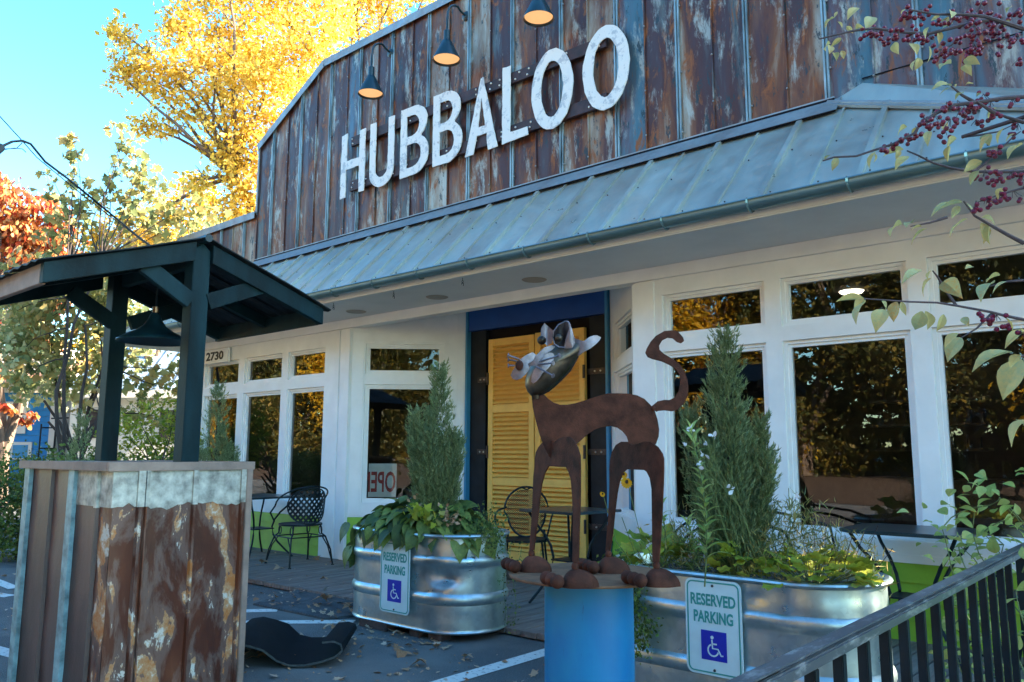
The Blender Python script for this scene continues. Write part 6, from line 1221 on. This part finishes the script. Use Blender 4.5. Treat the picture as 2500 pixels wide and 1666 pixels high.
# corrugated fence panels and iron chair beside it
fc = Fr((-24.05, 8.5), (1.6, .7))
CF = thing('corrugated_fence', 'grey corrugated iron fence panels right of the blue clapboard building', 'fence', (-23.5, 8.8, 0))
for k in range(4):
    m_ = MB(); vs = []; n = 16
    for j in range(n+1):
        for zz in (.4, 2.75): vs.append(fc(k*.5+.49*j/n, zz, .02*math.cos(j*math.pi)))
    m_.add(vs, [(2*j, 2*j+2, 2*j+3, 2*j+1) for j in range(n)]); part('panel', m_, M['corr'], CF)
m_ = MB(); fc.box(m_, -.1, 2.1, -.08, .08, 2.75, 2.92); part('top_rail', m_, M['cream'], CF)
CH = MB()
for u in (0, .42): CH.tube([fh(Lh+.0+u*.9, .9, -.5), fh(Lh+.03+u*.9, 2.0, -.55)], .022, 5)
for zz in (1.35, 1.9): CH.tube([fh(Lh+.0, zz, -.5), fh(Lh+.42, zz, -.5)], .02, 5)
CH.tube([fh(Lh+.25, 2.15, -.5), fh(Lh+.7, 2.17, -.5)], .02, 5); CH.tube([fh(Lh+.4, 2.15, -.5), fh(Lh+.4, 1.4, -.5)], .014, 5)
for u in (0, .36): CH.tube([fh(Lh+u, .0, -.5), fh(Lh+u, .95, -.5)], .02, 5)
solo('iron_stand', CH, M['iron'], 'black iron rack standing in front of the cream corner post of the blue building', 'rack')
# shed with blue grey metal roof, seen between the posts
SH = thing('metal_roof_building', 'low cream building with ribbed blue grey metal roof seen between the stall posts', 'building', (-20, 10, 0))
fs_ = Fr((-21.3, 7.9), (1, .95))
for k in range(12):
    m_ = MB(); a, b = k*.36, k*.36+.35; m_.add([fs_(a, 2.78, -.3), fs_(b, 2.78, -.3), fs_(b, 4.35, 1.9), fs_(a, 4.35, 1.9)], [(0, 1, 2, 3)]); m_.beam(fs_(b, 2.80, -.3), fs_(b, 4.37, 1.9), .04, .05); part('roof_panel', m_, M['bluemetal'], SH)
m_ = MB(); fs_.box(m_, -.1, 4.4, -.34, -.28, 2.58, 2.78); part('fascia', m_, M['cream'], SH)
m_ = MB(); fs_.box(m_, 0, 4.3, 0, 3, 0, 2.7); part('wall', m_, M['cream'], SH)
m_ = MB(); fs_.box(m_, 2.2, 2.9, -.03, 0.02, 1.6, 2.3); fs_.box(m_, .5, 1.2, -.03, .02, 1.6, 2.3); part('window', m_, M['hinge'], SH)
# overhead cables
for i, pts in enumerate(D['wires'][:2] + D['wires'][5:]):
    q = MB(); q.tube(pts, [.006, .014, .006][i], 6)
    solo('overhead_cable', q, M['wire'], ['thin straight overhead cable coming down from the upper left edge', 'thick drooping service cable looping past the cable clamp at the left edge', 'thin low cable crossing in front of the red tree'][i], 'cable', smooth=True)
q = MB()
for pts in D['wires'][2:5]: q.tube(pts, .005, 5)
solo('cable_tails', q, M['wire'], 'short loose cable ends looping from the clamp at the left edge', 'cable')
q = MB(); a = Vector(D['wires'][1][0]).lerp(Vector(D['wires'][1][1]), .75); b = Vector(D['wires'][1][1]); q.tube([a, b], .05, 8); solo('cable_clamp', q, M['wire'], 'dark cable clamp at the left edge of the picture against the sky', 'clamp')
# crabapple branches near the viewer, upper right
CA = thing('crabapple_tree', 'crabapple branches with dark red berries and yellow green leaves reaching in from the right', 'tree', (1.6, 3.2, 0))
q = MB(); tws = D['twigs']
for i, tw in enumerate(tws): q.tube(tw, [(.0065 if i < 9 else .0045)*(1-.62*k/(len(tw)-1)) for k in range(len(tw))], 6)
hub = Vector((1.0, 2.9, 2.35))
for i, tw in enumerate(tws):
    if i in (0, 3, 6, 7, 8, 9, 12, 13, 15, 17): limb(q, hub, tw[0], .016, .0065, 5, .05, i)
limb(q, (1.6, 3.2, 0), (1.3, 3.0, 1.6), .05, .035, 5, .04, 2); limb(q, (1.3, 3.0, 1.6), hub, .035, .02, 4, .04, 4)
part('branches', q, M['twig'], CA, True)
CL = [leafmesh('leaf', M['lcrab'], .2, .35, width=.25), leafmesh('leaf', M['lcrab'], .05, .7, width=.18), leafmesh('leaf', M['lcrab'], .35, .5, width=.26)]
r_ = random.Random(4)
for i, (a, b) in enumerate(D['cleaves']):
    L = (Vector(b)-Vector(a)).length; leafobj(CL[i % 3], a, b, L*r_.uniform(1.0, 1.35), CA, r_.uniform(-.8, .8))
bm_ = MB(); bm_.ball((0, 0, 0), .0075, 6); bme = bm_.mesh('berry', M['berry'], True); nb2 = 0; extra = []
for x, y, z, r, n in D['berries']:
    for k in range(int(n*1.0)):
        p = Vector((x, y, z)) + Vector((r_.gauss(0, 1), r_.gauss(0, 1), r_.gauss(0, 1)*.7))*r*.62
        if nb2 < 295: o = bpy.data.objects.new('berry', bme); COL.objects.link(o); o.parent = CA; o.location = p-Vector(CA.location); nb2 += 1
        else: extra.append(p)
if extra:
    q = MB(); [q.ball(p, .0075, 4) for p in extra]; part('berries', q, M['berry'], CA, True, kind='stuff')
q = MB()
for x, y, z, r, n in D['berries']: 
    for k in range(3): q.tube([(x, y, z+r*.9), (x+r_.gauss(0, 1)*r*.5, y, z-r*.1)], .0012, 3)
part('berry_stalks', q, M['twig'], CA, kind='stuff')
# vine over the railing
VN = thing('vine', 'pale green vine climbing through and over the railing at the right edge', 'plant', (-.3, 3.0, 0)); q = MB()
LV = [leafmesh('leaf', M['lvine'], .25, .4, width=.34), leafmesh('leaf', M['lvine'], .1, .2, width=.28)]
r_ = random.Random(8)
for i, p in enumerate(D['vine']):
    p = Vector(p)
    for k in range(12):
        a = p + Vector((r_.gauss(0, .05), r_.gauss(0, .06), r_.gauss(0, .05))); d = Vector((r_.uniform(-1, 1), r_.uniform(-1, .5), r_.uniform(-.5, .8))).normalized(); L = r_.uniform(.03, .065); leafobj(r_.choice(LV), a, a+d*L, L, VN, r_.uniform(-1, 1))
    if i: limb(q, D['vine'][i-1], p, .0025, .002, 5, .15, i)
    limb(q, p+Vector((.05, 0, -.25)), p, .0025, .0015, 5, .25, i+50)
limb(q, (-.4, 3.1, 0), D['vine'][7], .004, .003, 5, .1, 3); part('stems', q, M['lstem'], VN)
# ---------------------------------------------------------------- dry leaves on the ground
LT = [cloudmesh('dry_leaf', np.zeros((1, 3)), [1.0], MAPLE, M['litter'], R=np.eye(3)[None]) for _ in range(1)][0]
r_ = random.Random(6)
for v in LT.vertices: v.co.z = .25*abs(v.co.x)+.18*math.sin(v.co.y*5)
big = [(-5.55, 4.12, .05, .13, 'large curled tan maple leaf on the grey mat, biggest of the fallen leaves there'), (-3.95, 3.52, .006, .12, 'large curled brown leaf on the asphalt below the dented tank'), (-3.62, 3.42, .006, .10, 'flat brown leaf on the asphalt beside the painted line'), (-3.55, 3.68, .006, .07, 'small tan leaf on the asphalt between the tank and the painted line'), (-5.15, 4.05, .05, .08, 'narrow tan leaf near the right edge of the grey mat'), (-7.35, 4.88, .055, .11, 'brown leaf on the deck in front of the lattice chair'), (-7.9, 5.0, .055, .10, 'pale curled leaf by the leg of the lattice chair'), (-6.4, 4.75, .055, .08, 'tan leaf lying alone in the middle of the deck'), (-7.8, 5.6, .055, .10, 'reddish brown leaf under the lattice chair near the green siding'), (-4.5, 2.9, .006, .09, 'brown leaf on the asphalt near the curled black mat'), (-4.35, 3.80, .006, .08, 'tan leaf resting against the blocks of the dented tank'), (-4.6, 3.05, .006, .10, 'white torn leaf under the lip of the curled black mat')]
for x, y, z, s, lb in big:
    o = link('fallen_leaf', LT, None, lb, 'fallen leaf', 'dry leaves fallen on deck and asphalt', loc=(x, y, z+.012)); o.scale = (s, s, s); o.rotation_euler = (r_.uniform(-.4, .4), r_.uniform(-.4, .4), r_.uniform(0, 6))
P_ = []
for x0, x1, y0, y1, z, n in ((-9.5, -5, 4.4, 5.7, .058, 70), (-6.3, -5, 3.8, 4.35, .045, 90), (-5.2, -2.6, 2.4, 3.9, .008, 260), (-13, -6, 1.8, 4.2, .008, 200), (-2.6, .5, 4.4, 5.7, .058, 40), (-4.9, -3.8, 3.6, 3.9, .01, 60)):
    for k in range(n): P_.append((r_.uniform(x0, x1), r_.uniform(y0, y1), z))
R_ = []
for k in range(len(P_)):
    e_ = Matrix.Rotation(r_.uniform(0, 6.3), 3, 'Z') @ Matrix.Rotation(r_.uniform(-.5, .5), 3, 'X') @ Matrix.Rotation(r_.uniform(-.6, .6), 3, 'Y'); R_.append(np.array(e_))
link('leaf_litter', cloudmesh('leaf_litter', P_, [r_.choice([.012, .018, .025, .04, .055]) for _ in P_], MAPLE, M['litter'], R=np.array(R_)), None, 'scattered crumbs of dry leaves over deck, mats and asphalt', 'leaf litter', kind='stuff')
# ---------------------------------------------------------------- across the road: what the windows mirror
g = random.Random(17); npr = np.random.default_rng(17)
for i in range(13):
    x = -62+i*6.3+g.uniform(-1.5, 1.5); y = -17-g.uniform(0, 5); lob = []
    for k in range(16): lob.append((x+g.uniform(-3.2, 3.2), y+g.uniform(-2, 2), 1.4+k*.68+g.uniform(-.4, .4), 1.6))
    gold = i % 3 == 1
    tree('roadside_tree', (x, y, 0), lob, 420, .26, 'lgold' if gold else 'lgreen', LEAF, 'big golden tree on the far side of the road, mirrored in the windows' if gold else 'big dark green and amber tree across the road, mirrored in the windows', trunk_r=.33, sub_=9, group='trees across the road')
P_ = []
for k in range(17000): P_.append((g.uniform(-85, 25), -26-g.uniform(0, 6), g.uniform(0, 1)*15))
link('far_wood', cloudmesh('far_wood', P_, 1.25, LEAF, M['lgreen']), None, 'dense dark wood beyond the roadside trees, mirrored in the windows', 'wood', kind='stuff')
# trees behind the far left
for i, (x, y) in enumerate([(-42, 14), (-36, 22), (-48, 6)]):
    lob = [(x+g.uniform(-3, 3), y+g.uniform(-3, 3), 1.5+k*.5+g.uniform(-.4, .4), 1.5) for k in range(9)]
    tree('distant_tree', (x, y, 0), lob, 260, .30, 'llime' if i == 1 else 'lgold', LEAF, ['pale golden tree far beyond the blue building, nearest of the three', 'lime tree far beyond the shed roof', 'pale golden tree at the far left edge of the distance'][i], trunk_r=.25, sub_=8, group='distant trees')
